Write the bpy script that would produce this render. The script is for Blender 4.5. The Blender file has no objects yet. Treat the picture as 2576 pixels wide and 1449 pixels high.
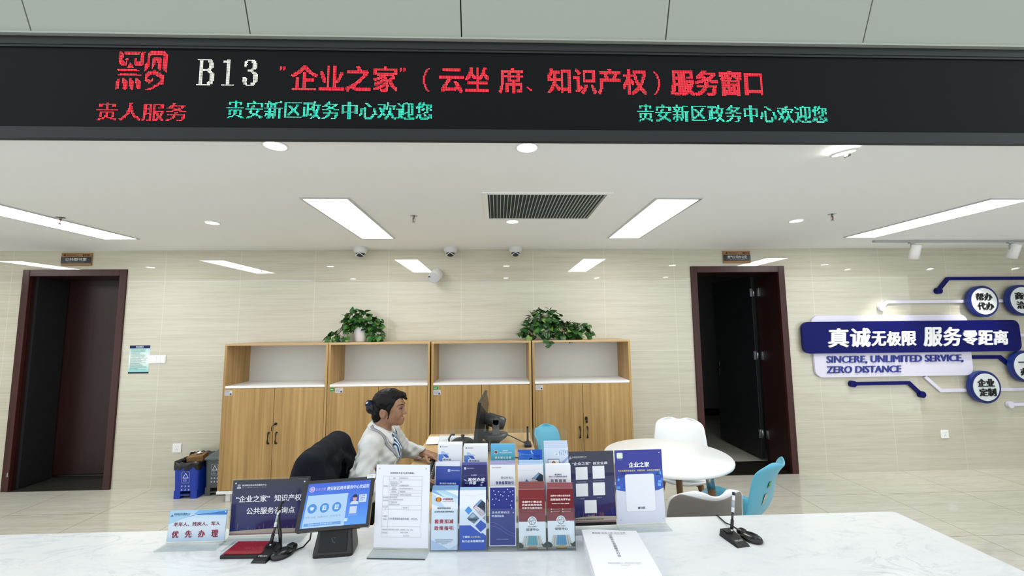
import bpy, bmesh, math, random
import numpy as np
from mathutils import Vector, Matrix
from mathutils.bvhtree import BVHTree
import openvdb

SC = bpy.context.scene
COL = SC.collection
PI = math.pi
random.seed(7)

# ------------------------------------------------------------------ camera
cd = bpy.data.cameras.new('camera')
cam = bpy.data.objects.new('camera', cd)
COL.objects.link(cam)
cd.sensor_width = 36.0
cd.lens = 36.0 * 1041.08 / 2576
cd.clip_start = 0.05
_r = Vector((0.99935869, -0.03441005, -0.00990762))
_u = Vector((0.00655321, -0.09626222, 0.99533444))
_f = Vector((0.03520324, 0.99476104, 0.09597499))
cam.matrix_world = Matrix(((_r.x, _u.x, -_f.x, 0), (_r.y, _u.y, -_f.y, 0), (_r.z, _u.z, -_f.z, 1.6136), (0, 0, 0, 1)))
SC.camera = cam

# ------------------------------------------------------------------ world, exposure
wd = bpy.data.worlds.new('hall_light')
SC.world = wd
wd.use_nodes = True
wd.node_tree.nodes['Background'].inputs[0].default_value = (0.93, 0.98, 1.0, 1)
wd.node_tree.nodes['Background'].inputs[1].default_value = 1.1
SC.view_settings.view_transform = 'Standard'
SC.view_settings.look = 'None'
SC.view_settings.exposure = 0.45
SC.view_settings.gamma = 1.0
SC.view_settings.use_curve_mapping = False
PANEL_W = 12.0       # radiance of the flat ceiling panels
DOWN_W = 45.0        # radiance of the round downlights
SPOT_W = 26.0        # watts of the track spotlights

D = 4.583            # back wall
ZC = 2.491           # ceiling
CZ = 0.78            # counter top


# ------------------------------------------------------------------ helpers
def lin(h):
    h = h.lstrip('#')
    out = []
    for i in (0, 2, 4):
        c = int(h[i:i + 2], 16) / 255
        out.append(c / 12.92 if c <= 0.04045 else ((c + 0.055) / 1.055) ** 2.4)
    return tuple(out) + (1,)


_MC = {}


def M(hexc, rough=0.5, metal=0.0, spec=0.5, emit=0.0, coat=0.0, name=None):
    key = (hexc, rough, metal, spec, emit, coat)
    if key in _MC:
        return _MC[key]
    m = bpy.data.materials.new(name or 'paint_' + hexc.strip('#'))
    m.use_nodes = True
    b = m.node_tree.nodes['Principled BSDF']
    b.inputs['Base Color'].default_value = lin(hexc)
    b.inputs['Roughness'].default_value = rough
    b.inputs['Metallic'].default_value = metal
    b.inputs['Specular IOR Level'].default_value = spec
    b.inputs['Coat Weight'].default_value = coat
    if emit:
        b.inputs['Emission Color'].default_value = lin(hexc)
        b.inputs['Emission Strength'].default_value = emit
    _MC[key] = m
    return m


class N:
    """small node-graph helper"""
    def __init__(s, name, rough=0.5, spec=0.5):
        s.m = bpy.data.materials.new(name)
        s.m.use_nodes = True
        s.t = s.m.node_tree
        s.b = s.t.nodes['Principled BSDF']
        s.b.inputs['Roughness'].default_value = rough
        s.b.inputs['Specular IOR Level'].default_value = spec

    def n(s, typ, **kw):
        nd = s.t.nodes.new(typ)
        for k, v in kw.items():
            if k.startswith('i_'):
                nd.inputs[k[2:].replace('_', ' ')].default_value = v
            else:
                setattr(nd, k, v)
        return nd

    def l(s, a, b):
        s.t.links.new(a, b)

    def coord(s, scale=(1, 1, 1), loc=(0, 0, 0), rot=(0, 0, 0), space='Object'):
        tc = s.n('ShaderNodeTexCoord')
        mp = s.n('ShaderNodeMapping')
        mp.inputs['Scale'].default_value = scale
        mp.inputs['Location'].default_value = loc
        mp.inputs['Rotation'].default_value = rot
        s.l(tc.outputs[space], mp.inputs[0])
        return mp.outputs[0]

    def noise(s, vec, scale=1.0, detail=3, rough=0.5, dist=0.0):
        nd = s.n('ShaderNodeTexNoise')
        nd.inputs['Scale'].default_value = scale
        nd.inputs['Detail'].default_value = detail
        nd.inputs['Roughness'].default_value = rough
        nd.inputs['Distortion'].default_value = dist
        s.l(vec, nd.inputs['Vector'])
        return nd.outputs['Fac']

    def ramp(s, fac, stops):
        nd = s.n('ShaderNodeValToRGB')
        el = nd.color_ramp.elements
        while len(el) < len(stops):
            el.new(0.5)
        for e, (p, c) in zip(el, stops):
            e.position = p
            e.color = lin(c) if isinstance(c, str) else c
        s.l(fac, nd.inputs[0])
        return nd.outputs[0]

    def mix(s, fac, a, b, mode='MIX'):
        nd = s.n('ShaderNodeMix', data_type='RGBA', blend_type=mode)
        if isinstance(fac, float):
            nd.inputs[0].default_value = fac
        else:
            s.l(fac, nd.inputs[0])
        for x, i in ((a, 6), (b, 7)):
            if isinstance(x, str):
                nd.inputs[i].default_value = lin(x)
            else:
                s.l(x, nd.inputs[i])
        return nd.outputs[2]

    def base(s, out):
        s.l(out, s.b.inputs['Base Color'])

    def bump(s, fac, strength=0.2, dist=0.01):
        nd = s.n('ShaderNodeBump')
        nd.inputs['Strength'].default_value = strength
        nd.inputs['Distance'].default_value = dist
        s.l(fac, nd.inputs['Height'])
        s.l(nd.outputs[0], s.b.inputs['Normal'])


def wood(name, c0, c1, c2, axis='z', sc=1.0, rough=0.45):
    g = N(name, rough, 0.35)
    s = {'z': (34, 34, 0.9), 'x': (0.9, 34, 34), 'y': (34, 0.9, 34)}[axis]
    v = g.coord(tuple(a * sc for a in s))
    a = g.noise(v, 1.0, 5, 0.62, 0.25)
    s2 = {'z': (7, 7, 0.25), 'x': (0.25, 7, 7), 'y': (7, 0.25, 7)}[axis]
    b = g.noise(g.coord(tuple(q * sc for q in s2)), 1.0, 3, 0.6, 0.4)
    ca = g.ramp(a, [(0.3, c0), (0.5, c1), (0.72, c2)])
    cb = g.ramp(b, [(0.3, c0), (0.55, c1), (0.75, c2)])
    g.base(g.mix(0.42, ca, cb))
    return g.m


def fabric(name, c0, c1, rough=0.85, scale=220, bump=0.15):
    g = N(name, rough, 0.25)
    v = g.coord()
    a = g.noise(v, scale, 2, 0.6)
    g.base(g.ramp(a, [(0.3, c0), (0.7, c1)]))
    g.bump(a, bump, 0.002)
    return g.m


def acrylic(name='clear_acrylic', tint='#fafdff', refl=0.07):
    m = bpy.data.materials.new(name)
    m.use_nodes = True
    t = m.node_tree
    t.nodes.remove(t.nodes['Principled BSDF'])
    tr = t.nodes.new('ShaderNodeBsdfTransparent')
    tr.inputs[0].default_value = lin(tint)
    gl = t.nodes.new('ShaderNodeBsdfGlossy')
    gl.inputs['Roughness'].default_value = 0.03
    fr = t.nodes.new('ShaderNodeLayerWeight')
    fr.inputs[0].default_value = 0.12
    mu = t.nodes.new('ShaderNodeMath')
    mu.operation = 'MULTIPLY_ADD'
    mu.inputs[1].default_value = 0.55
    mu.inputs[2].default_value = refl * 0.4
    mu.use_clamp = True
    t.links.new(fr.outputs['Fresnel'], mu.inputs[0])
    mx = t.nodes.new('ShaderNodeMixShader')
    t.links.new(mu.outputs[0], mx.inputs[0])
    t.links.new(tr.outputs[0], mx.inputs[1])
    t.links.new(gl.outputs[0], mx.inputs[2])
    t.links.new(mx.outputs[0], t.nodes['Material Output'].inputs[0])
    return m


def TR(x=0, y=0, z=0, rx=0, ry=0, rz=0):
    return Matrix.Translation((x, y, z)) @ Matrix.Rotation(rz, 4, 'Z') @ Matrix.Rotation(ry, 4, 'Y') @ Matrix.Rotation(rx, 4, 'X')


class B:
    """collects shapes and links them as one mesh object"""
    def __init__(s, T=None):
        s.v, s.f, s.m, s.s = [], [], [], []
        s.T = T

    def add(s, vs, fs, mi=0, T=None, smooth=False):
        o = len(s.v)
        for p in vs:
            p = Vector(p)
            if T is not None:
                p = T @ p
            if s.T is not None:
                p = s.T @ p
            s.v.append(p)
        for f in fs:
            s.f.append(tuple(i + o for i in f))
            s.m.append(mi)
            s.s.append(smooth)
        return s

    def box(s, c, d, mi=0, bev=0.0, T=None, seg=2):
        x, y, z = c
        a, b, e = d[0] / 2, d[1] / 2, d[2] / 2
        if bev <= 0:
            vs = [(x + i * a, y + j * b, z + k * e) for i in (-1, 1) for j in (-1, 1) for k in (-1, 1)]
            return s.add(vs, [(0, 1, 3, 2), (4, 6, 7, 5), (0, 4, 5, 1), (2, 3, 7, 6), (0, 2, 6, 4), (1, 5, 7, 3)], mi, T)
        bm = bmesh.new()
        bmesh.ops.create_cube(bm, size=1.0)
        for v in bm.verts:
            v.co = Vector((x + v.co.x * d[0], y + v.co.y * d[1], z + v.co.z * d[2]))
        bmesh.ops.bevel(bm, geom=bm.edges[:], offset=min(bev, min(d) * 0.49), segments=seg, affect='EDGES', profile=0.5)
        bm.verts.index_update()
        s.add([v.co.copy() for v in bm.verts], [[v.index for v in f.verts] for f in bm.faces], mi, T, seg > 2)
        bm.free()
        return s

    def bx(s, x0, x1, y0, y1, z0, z1, mi=0, bev=0.0, T=None):
        return s.box(((x0 + x1) / 2, (y0 + y1) / 2, (z0 + z1) / 2), (abs(x1 - x0), abs(y1 - y0), abs(z1 - z0)), mi, bev, T)

    def cyl(s, p0, p1, r0, r1=None, n=16, mi=0, caps=True, T=None, smooth=True):
        r1 = r0 if r1 is None else r1
        p0, p1 = Vector(p0), Vector(p1)
        q = (p1 - p0).to_track_quat('Z', 'Y')
        vs = []
        for p, r in ((p0, r0), (p1, r1)):
            for i in range(n):
                a = 2 * PI * i / n
                vs.append(p + q @ Vector((r * math.cos(a), r * math.sin(a), 0)))
        s.add(vs, [(i, (i + 1) % n, n + (i + 1) % n, n + i) for i in range(n)], mi, T, smooth)
        if caps:
            s.add(vs, [tuple(range(n - 1, -1, -1)), tuple(range(n, 2 * n))], mi, T)
        return s

    def lathe(s, prof, n=24, mi=0, T=None, smooth=True):
        vs, fs = [], []
        for r, z in prof:
            for i in range(n):
                a = 2 * PI * i / n
                vs.append((r * math.cos(a), r * math.sin(a), z))
        for j in range(len(prof) - 1):
            for i in range(n):
                fs.append((j * n + i, j * n + (i + 1) % n, (j + 1) * n + (i + 1) % n, (j + 1) * n + i))
        return s.add(vs, fs, mi, T, smooth)

    def ell(s, c, r, mi=0, T=None, n=18, m=10):
        prof = [(max(1e-5, math.sin(PI * j / m)), -math.cos(PI * j / m)) for j in range(m + 1)]
        S = Matrix.Translation(c) @ Matrix.Diagonal((r[0], r[1], r[2], 1))
        return s.lathe(prof, n, mi, S if T is None else T @ S)

    def tube(s, pts, r, n=8, mi=0, T=None, flat=1.0, caps=True):
        pts = [Vector(p) for p in pts]
        k = len(pts)
        rs = r if isinstance(r, (list, tuple)) else [r] * k
        vs, fs = [], []
        up = Vector((0, 0, 1))
        for i, p in enumerate(pts):
            d = (pts[min(i + 1, k - 1)] - pts[max(i - 1, 0)]).normalized()
            x = d.cross(up)
            if x.length < 1e-3:
                x = d.cross(Vector((0, 1, 0)))
            x.normalize()
            y = x.cross(d)
            for j in range(n):
                a = 2 * PI * j / n
                vs.append(p + x * (rs[i] * math.cos(a)) + y * (rs[i] * math.sin(a) * flat))
        for i in range(k - 1):
            for j in range(n):
                fs.append((i * n + j, i * n + (j + 1) % n, (i + 1) * n + (j + 1) % n, (i + 1) * n + j))
        if caps:
            fs.append(tuple(range(n - 1, -1, -1)))
            fs.append(tuple(range((k - 1) * n, k * n)))
        return s.add(vs, fs, mi, T, True)

    def prism(s, poly, h0, h1, mi=0, T=None):
        """poly in (u,v); extruded along w from h0 to h1"""
        n = len(poly)
        vs = [(p[0], p[1], h0) for p in poly] + [(p[0], p[1], h1) for p in poly]
        fs = [tuple(range(n - 1, -1, -1)), tuple(range(n, 2 * n))] + [(i, (i + 1) % n, n + (i + 1) % n, n + i) for i in range(n)]
        return s.add(vs, fs, mi, T)

    def build(s, name, mats, parent=None, loc=None, normals=True):
        me = bpy.data.meshes.new(name)
        me.from_pydata([tuple(v) for v in s.v], [], s.f)
        if not isinstance(mats, (list, tuple)):
            mats = [mats]
        for m in mats:
            me.materials.append(m)
        me.polygons.foreach_set('material_index', s.m)
        me.polygons.foreach_set('use_smooth', s.s)
        me.update()
        if normals:
            bm = bmesh.new()
            bm.from_mesh(me)
            bmesh.ops.remove_doubles(bm, verts=bm.verts, dist=1e-6)
            bmesh.ops.recalc_face_normals(bm, faces=bm.faces)
            bm.to_mesh(me)
            bm.free()
        o = bpy.data.objects.new(name, me)
        COL.objects.link(o)
        if parent is not None:
            o.parent = parent
        if loc is not None:
            o.location = loc
        return o


def tag(o, label, cat, group=None):
    o['label'] = label
    o['category'] = cat
    if group:
        o['group'] = group
    return o


def thing(name, label, cat, loc=(0, 0, 0), rz=0.0, group=None):
    o = bpy.data.objects.new(name, None)
    o.empty_display_size = 0.05
    COL.objects.link(o)
    o.location = loc
    o.rotation_euler = (0, 0, rz)
    return tag(o, label, cat, group)


def struct(o):
    o['kind'] = 'structure'
    return o


def copy_thing(src, loc, rz=None, label=None, group=None):
    c = src.copy()
    COL.objects.link(c)
    c.location = loc
    if rz is not None:
        c.rotation_euler = (0, 0, rz)
    if label:
        c['label'] = label
    if group:
        c['group'] = group
    for ch in list(src.children):
        d = ch.copy()
        COL.objects.link(d)
        d.parent = c
        for g in list(ch.children):
            e = g.copy()
            COL.objects.link(e)
            e.parent = d
    return c


def rrect(u0, v0, u1, v1, r, n=6):
    p = []
    for cx, cy, a0 in ((u1 - r, v1 - r, 0), (u0 + r, v1 - r, PI / 2), (u0 + r, v0 + r, PI), (u1 - r, v0 + r, 1.5 * PI)):
        for i in range(n + 1):
            a = a0 + PI / 2 * i / n
            p.append((cx + r * math.cos(a), cy + r * math.sin(a)))
    return p


def disc(cu, cv, r, n=28, ry=None):
    ry = r if ry is None else ry
    return [(cu + r * math.cos(2 * PI * i / n), cv + ry * math.sin(2 * PI * i / n)) for i in range(n)]


# ---- lettering: outlines of the built-in font turned into plain meshes
_TX = {}


def text_mesh(s, bold=0.0, res=3, sp=1.0):
    key = (s, bold, res, sp)
    if key in _TX:
        return _TX[key]
    if bold:
        vs, fs = text_mesh(s, 0.0, res, sp)
        n = len(vs)
        V, F = [], []
        offs = [(-1, 0), (1, 0), (0, -.7), (0, .7)] if bold > .015 else [(-1, 0), (1, 0)]
        for i, (a, c) in enumerate(offs):
            V.append(np.column_stack([vs[:, :2] + np.array((a * bold, c * bold)), np.full(n, float(i))]))
            F += [tuple(q + i * n for q in f) for f in fs]
        _TX[key] = (np.concatenate(V), F)
        return _TX[key]
    cu = bpy.data.curves.new('t', 'FONT')
    cu.body = s
    cu.size = 1.0
    cu.resolution_u = res
    cu.space_character = sp
    o = bpy.data.objects.new('t', cu)
    COL.objects.link(o)
    dg = bpy.context.evaluated_depsgraph_get()
    me = bpy.data.meshes.new_from_object(o.evaluated_get(dg))
    vs = np.array([(v.co[0], v.co[1], 0.0) for v in me.vertices]) if len(me.vertices) else np.zeros((0, 3))
    fs = [tuple(p.vertices) for p in me.polygons]
    bpy.data.objects.remove(o)
    bpy.data.curves.remove(cu)
    bpy.data.meshes.remove(me)
    _TX[key] = (vs, fs)
    return _TX[key]


class Card:
    """flat printed sheet in local (u right, v up, w towards the reader)"""
    def __init__(s, T):
        s.T = T
        s.g = B()
        s.t = B()
        s.gm, s.tm = [], []
        s.w = 0.0

    def _mi(s, lst, m):
        if isinstance(m, str):
            m = M(m, 0.45, 0, 0.3)
        if m not in lst:
            lst.append(m)
        return lst.index(m)

    def poly(s, pts, m, step=True):
        if step:
            s.w += 0.00012
        s.g.add([(p[0], p[1], s.w) for p in pts], [tuple(range(len(pts)))], s._mi(s.gm, m), s.T)

    def rect(s, u0, v0, u1, v1, m, step=True):
        s.poly([(u0, v0), (u1, v0), (u1, v1), (u0, v1)], m, step)

    def line(s, pts, wd, m):
        s.w += 0.00012
        mi = s._mi(s.gm, m)
        for a, b in zip(pts[:-1], pts[1:]):
            d = Vector((b[0] - a[0], b[1] - a[1]))
            if d.length < 1e-9:
                continue
            d.normalize()
            n = Vector((-d.y, d.x)) * wd / 2
            e = d * wd * 0.3
            q = [(a[0] - e.x + n.x, a[1] - e.y + n.y), (a[0] - e.x - n.x, a[1] - e.y - n.y), (b[0] + e.x - n.x, b[1] + e.y - n.y), (b[0] + e.x + n.x, b[1] + e.y + n.y)]
            s.g.add([(x, y, s.w) for x, y in q], [(0, 1, 2, 3)], mi, s.T)

    def ring(s, cu, cv, r, wd, m, n=28):
        p = disc(cu, cv, r, n)
        s.line(p + [p[0]], wd, m)

    def bars(s, u0, u1, v1, rows, pitch, h, m, seed=1, ragged=0.35):
        rnd = random.Random(seed)
        s.w += 0.00012
        for i in range(rows):
            e = u1 - (u1 - u0) * ragged * rnd.random()
            x = u0
            while x < e - h:
                w = h * rnd.uniform(0.7, 1.0)
                s.rect(x, v1 - i * pitch - h, min(x + w, e), v1 - i * pitch - h * rnd.uniform(0, .25), m, False)
                x += h * 1.2

    def text(s, txt, u0, u1, vc, h, m, bold=0.0, res=3, shear=0.0, sp=1.0):
        """fits the outline into u0..u1 (width) and height h, centred on vc"""
        vs, fs = text_mesh(txt, bold, res, sp)
        if not len(vs):
            return
        mn, mx = vs.min(0), vs.max(0)
        k = (u1 - u0) / (mx[0] - mn[0])
        kv = h / (mx[1] - mn[1])
        P = []
        for x, y, lay in vs:
            vv = (y - (mn[1] + mx[1]) / 2) * kv
            P.append((u0 + (x - mn[0]) * k + vv * shear, vc + vv, s.w + 0.00025 + lay * 0.00004))
        s.t.add(P, fs, s._mi(s.tm, m), s.T)

    def build(s, parent, gname='printed_sheet', tname='lettering'):
        out = []
        if s.g.v:
            out.append(s.g.build(gname, s.gm, parent, normals=False))
        if s.t.v:
            out.append(s.t.build(tname, s.tm, parent, normals=False))
        return out


def FR(x=0, y=0, z=0, rz=0.0, lean=0.0):
    """card frame: u -> +X, v -> +Z leaning back by lean, w -> -Y"""
    return TR(x, y, z, 0, 0, rz) @ Matrix.Rotation(PI / 2 - lean, 4, 'X')


# ---- smooth solids from distance fields
def sdf(prims, vox=0.006, relax=2, fn=None):
    lo = np.array([1e9] * 3)
    hi = -lo
    for p in prims:
        if p[-1] < 0:
            continue
        a, b = _bounds(p)
        lo = np.minimum(lo, a)
        hi = np.maximum(hi, b)
    lo -= 5 * vox
    hi += 5 * vox
    n = np.ceil((hi - lo) / vox).astype(int) + 1
    A = np.full(n, 1.0, np.float32)
    for p in prims:
        k = abs(p[-1])
        a, b = _bounds(p)
        m = k + 4 * vox
        i0 = np.maximum(0, np.floor((a - m - lo) / vox).astype(int))
        i1 = np.minimum(n, np.ceil((b + m - lo) / vox).astype(int) + 1)
        if np.any(i1 <= i0):
            continue
        X, Y, Z = np.meshgrid(*[(lo[q] + vox * np.arange(i0[q], i1[q])).astype(np.float32) for q in range(3)], indexing='ij')
        d = _dist(p, X, Y, Z)
        S = A[i0[0]:i1[0], i0[1]:i1[1], i0[2]:i1[2]]
        if p[-1] > 0:
            h = np.clip(0.5 + 0.5 * (S - d) / k, 0, 1)
            S[...] = S * (1 - h) + d * h - k * h * (1 - h)
        else:
            h = np.clip(0.5 - 0.5 * (S + d) / k, 0, 1)
            S[...] = S * (1 - h) + (-d) * h + k * h * (1 - h)
    if fn is not None:
        X, Y, Z = np.meshgrid(*[(lo[q] + vox * np.arange(n[q])).astype(np.float32) for q in range(3)], indexing='ij')
        A = fn(A, X, Y, Z).astype(np.float32)
    A = np.clip(A, -3 * vox, 3 * vox)
    g = openvdb.FloatGrid(3 * vox)
    g.copyFromArray(A)
    pts, quads = g.convertToQuads(0.0)
    pts = pts * vox + lo
    b = B()
    b.v = [Vector(q) for q in pts.tolist()]
    b.f = [tuple(int(i) for i in q) for q in quads]
    b.m = [0] * len(b.f)
    b.s = [True] * len(b.f)
    b.relax = relax
    return b


def _bounds(p):
    t = p[0]
    if t == 'c':
        a, b, ra, rb = np.array(p[1], float), np.array(p[2], float), p[3], p[4]
        r = max(ra, rb)
        return np.minimum(a, b) - r, np.maximum(a, b) + r
    if t == 'e':
        r = max(p[2])
        return np.array(p[1], float) - r, np.array(p[1], float) + r
    if t == 'b':
        r = np.linalg.norm(p[2]) + p[4]
        return np.array(p[1], float) - r, np.array(p[1], float) + r


def _dist(p, X, Y, Z):
    t = p[0]
    if t == 'c':
        a, b = np.array(p[1], float), np.array(p[2], float)
        ba = b - a
        L = max(float(ba @ ba), 1e-12)
        h = np.clip(((X - a[0]) * ba[0] + (Y - a[1]) * ba[1] + (Z - a[2]) * ba[2]) / L, 0, 1)
        q = np.sqrt((X - a[0] - ba[0] * h) ** 2 + (Y - a[1] - ba[1] * h) ** 2 + (Z - a[2] - ba[2] * h) ** 2)
        return q - (p[3] + (p[4] - p[3]) * h)
    R = p[3]
    x, y, z = X - p[1][0], Y - p[1][1], Z - p[1][2]
    if R is not None:
        m = np.array(R.transposed())
        x, y, z = m[0][0] * x + m[0][1] * y + m[0][2] * z, m[1][0] * x + m[1][1] * y + m[1][2] * z, m[2][0] * x + m[2][1] * y + m[2][2] * z
    if t == 'e':
        r = p[2]
        k0 = np.sqrt((x / r[0]) ** 2 + (y / r[1]) ** 2 + (z / r[2]) ** 2)
        k1 = np.sqrt((x / r[0] ** 2) ** 2 + (y / r[1] ** 2) ** 2 + (z / r[2] ** 2) ** 2)
        return k0 * (k0 - 1) / np.maximum(k1, 1e-6)
    h = p[2]
    qx, qy, qz = np.abs(x) - h[0], np.abs(y) - h[1], np.abs(z) - h[2]
    return np.sqrt(np.maximum(qx, 0) ** 2 + np.maximum(qy, 0) ** 2 + np.maximum(qz, 0) ** 2) + np.minimum(np.maximum(qx, np.maximum(qy, qz)), 0) - p[4]


def C_(a, b, ra, rb=None, k=0.02):
    return ('c', a, b, ra, ra if rb is None else rb, k)


def E_(c, r, R=None, k=0.02):
    return ('e', c, r, R, k)


def X_(c, h, r=0.01, R=None, k=0.02):
    return ('b', c, h, R, r, k)


def RM(rx=0, ry=0, rz=0):
    return (Matrix.Rotation(rz, 3, 'Z') @ Matrix.Rotation(ry, 3, 'Y') @ Matrix.Rotation(rx, 3, 'X'))


def sdf_obj(name, prims, mat, parent=None, vox=0.006, relax=2, fn=None):
    b = sdf(prims, vox, relax, fn)
    o = b.build(name, mat, parent)
    bm = bmesh.new()
    bm.from_mesh(o.data)
    for _ in range(relax):
        bmesh.ops.smooth_vert(bm, verts=bm.verts, factor=0.5, use_axis_x=True, use_axis_y=True, use_axis_z=True)
    bmesh.ops.recalc_face_normals(bm, faces=bm.faces)
    for f in bm.faces:
        f.smooth = True
    bm.to_mesh(o.data)
    bm.free()
    return o


# ------------------------------------------------------------------ materials
WHITE = M('#e9eaea', 0.4)
WHITE_PL = M('#f2f3f4', 0.32)
BLACK = M('#0c0d0f', 0.35)
BLACK_M = M('#15161a', 0.6)
DKGREY = M('#2a2c30', 0.5)
METAL = M('#b8bcc0', 0.3, 1.0)
PAPER = M('#eef0f4', 0.7, 0, 0.2)
OAK = wood('oak_laminate', '#8a6a40', '#b2905c', '#caa974', 'z')
OAK_DESK = wood('oak_desktop', '#b38f5c', '#cfad7b', '#e0c394', 'y', 0.8)
OAK_EDGE = wood('oak_edging', '#a98a60', '#c4a67c', '#d2b78f', 'x', 0.7)
LEGWOOD = wood('chair_leg_wood', '#6e4f35', '#8a6746', '#9a7753', 'z', 1.5)
ACR = acrylic()


def wall_mat():
    g = N('travertine_wall_tile', 0.02, 0.8)
    tc = g.n('ShaderNodeTexCoord')
    sp = g.n('ShaderNodeSeparateXYZ')
    g.l(tc.outputs['Object'], sp.inputs[0])
    cb = g.n('ShaderNodeCombineXYZ')
    g.l(sp.outputs['X'], cb.inputs[0])
    g.l(sp.outputs['Z'], cb.inputs[1])
    mp = g.n('ShaderNodeMapping')
    mp.inputs['Location'].default_value = (2.0, -0.551, 0)
    g.l(cb.outputs[0], mp.inputs[0])
    br = g.n('ShaderNodeTexBrick', offset=0.0, squash=1.0)
    br.inputs['Scale'].default_value = 1.0
    br.inputs['Brick Width'].default_value = 0.8
    br.inputs['Row Height'].default_value = 0.8
    br.inputs['Mortar Size'].default_value = 0.002
    br.inputs['Mortar Smooth'].default_value = 0.3
    br.inputs['Bias'].default_value = 0.0
    br.inputs['Color1'].default_value = (0.46, 0.46, 0.46, 1)
    br.inputs['Color2'].default_value = (0.54, 0.54, 0.54, 1)
    br.inputs['Mortar'].default_value = (0.5, 0.5, 0.5, 1)
    g.l(mp.outputs[0], br.inputs['Vector'])
    a = g.noise(g.coord((1.1, 1, 34)), 1.0, 6, 0.65, 0.3)
    b = g.noise(g.coord((3.5, 1, 120)), 1.0, 4, 0.6, 0.2)
    base = g.ramp(a, [(0.3, '#b9b4a2'), (0.48, '#c6c2b1'), (0.7, '#cfccbd')])
    b2 = g.ramp(b, [(0.35, '#b6b19e'), (0.6, '#cac7b7')])
    c = g.mix(0.35, base, b2)
    c = g.mix(0.12, c, br.outputs['Color'], 'OVERLAY')
    g.base(g.mix(br.outputs['Fac'], c, '#d9d8cc'))
    return g.m


def floor_mat():
    g = N('polished_floor_tile', 0.10, 0.5)
    v = g.coord((1, 1, 1), (3.56 + 8, -4.0 + 16, 0))
    br = g.n('ShaderNodeTexBrick', offset=0.0, squash=1.0)
    br.inputs['Scale'].default_value = 1.0
    br.inputs['Brick Width'].default_value = 0.8
    br.inputs['Row Height'].default_value = 0.8
    br.inputs['Mortar Size'].default_value = 0.0022
    br.inputs['Mortar Smooth'].default_value = 0.2
    br.inputs['Color1'].default_value = (0.47, 0.47, 0.47, 1)
    br.inputs['Color2'].default_value = (0.53, 0.53, 0.53, 1)
    g.l(v, br.inputs['Vector'])
    a = g.noise(g.coord((1.2, 14, 1), rot=(0, 0, 0.25)), 1.0, 6, 0.65, 0.6)
    b = g.noise(g.coord((6, 40, 1), rot=(0, 0, 0.25)), 1.0, 4, 0.6, 0.3)
    c = g.mix(0.4, g.ramp(a, [(0.3, '#bcb8aa'), (0.5, '#ccc9bd'), (0.72, '#d6d4ca')]), g.ramp(b, [(0.35, '#bab6a8'), (0.65, '#d4d2c7')]))
    c = g.mix(0.12, c, br.outputs['Color'], 'OVERLAY')
    g.base(g.mix(br.outputs['Fac'], c, '#7d7868'))
    return g.m


def marble_mat():
    g = N('white_marble', 0.12, 0.5)
    v = g.coord((1, 2.2, 1), rot=(0, 0, 0.45))
    a = g.noise(v, 3.0, 7, 0.6, 1.2)
    vein = g.ramp(a, [(0.0, '#e3e6e8'), (0.475, '#e3e6e8'), (0.5, '#b9c0c5'), (0.52, '#e3e6e8'), (1.0, '#e6e8ea')])
    b = g.noise(g.coord((2, 5, 1), rot=(0, 0, 0.4)), 3.5, 6, 0.65, 0.8)
    blot = g.ramp(b, [(0.30, '#c3cacf'), (0.42, '#dfe3e6'), (0.6, '#e8eaec')])
    cc = g.noise(g.coord(), 1.6, 3, 0.5)
    f = g.ramp(cc, [(0.42, (0, 0, 0, 1)), (0.62, (1, 1, 1, 1))])
    c = g.mix(f, '#e4e7ea', vein)
    g.base(g.mix(0.45, c, blot))
    return g.m


WALLM = wall_mat()
FLOORM = floor_mat()
MARBLE = marble_mat()
CEILM = M('#f4f6f8', 0.75, 0, 0.2, name='ceiling_paint')
DOORM = wood('mahogany_door', '#1f100f', '#2a1513', '#341c19', 'z', 0.8, 0.35)
DOORF = wood('mahogany_frame', '#301513', '#3d1c19', '#482420', 'z', 0.8, 0.3)
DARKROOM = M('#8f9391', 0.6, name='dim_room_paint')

# ================================================================== setting
WT = 0.42   # wall thickness at the door openings
LD = (-5.07, -3.995, 2.285)     # left door: outer frame x0, x1, top
RD = (2.185, 3.27, 2.288)       # right door
FRW = 0.072


def wall_with_openings():
    b = B()
    xs = [-7.5, LD[0] + 0.03, LD[1] - 0.03, RD[0] + 0.03, RD[1] - 0.03, 7.5]
    for i in range(5):
        if i in (1, 3):
            zt = (LD if i == 1 else RD)[2] - 0.03
            b.bx(xs[i], xs[i + 1], D, D + WT - 0.02, zt, ZC + 0.3)
        else:
            b.bx(xs[i], xs[i + 1], D, D + WT - 0.02, 0, ZC + 0.3)
    return b


struct(wall_with_openings().build('wall_back', WALLM))
struct(B().bx(-7.5, 7.5, -4.0, D + 3.2, -0.1, 0.0).build('floor', FLOORM))
struct(B().bx(-7.5, 7.5, 1.855, D, ZC, ZC + 0.08).build('ceiling', CEILM))
struct(B().bx(-7.6, -7.5, 1.9, D, 0, ZC).build('wall_left', WALLM))
struct(B().bx(7.5, 7.6, 1.9, D, 0, ZC).build('wall_right', WALLM))

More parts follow.
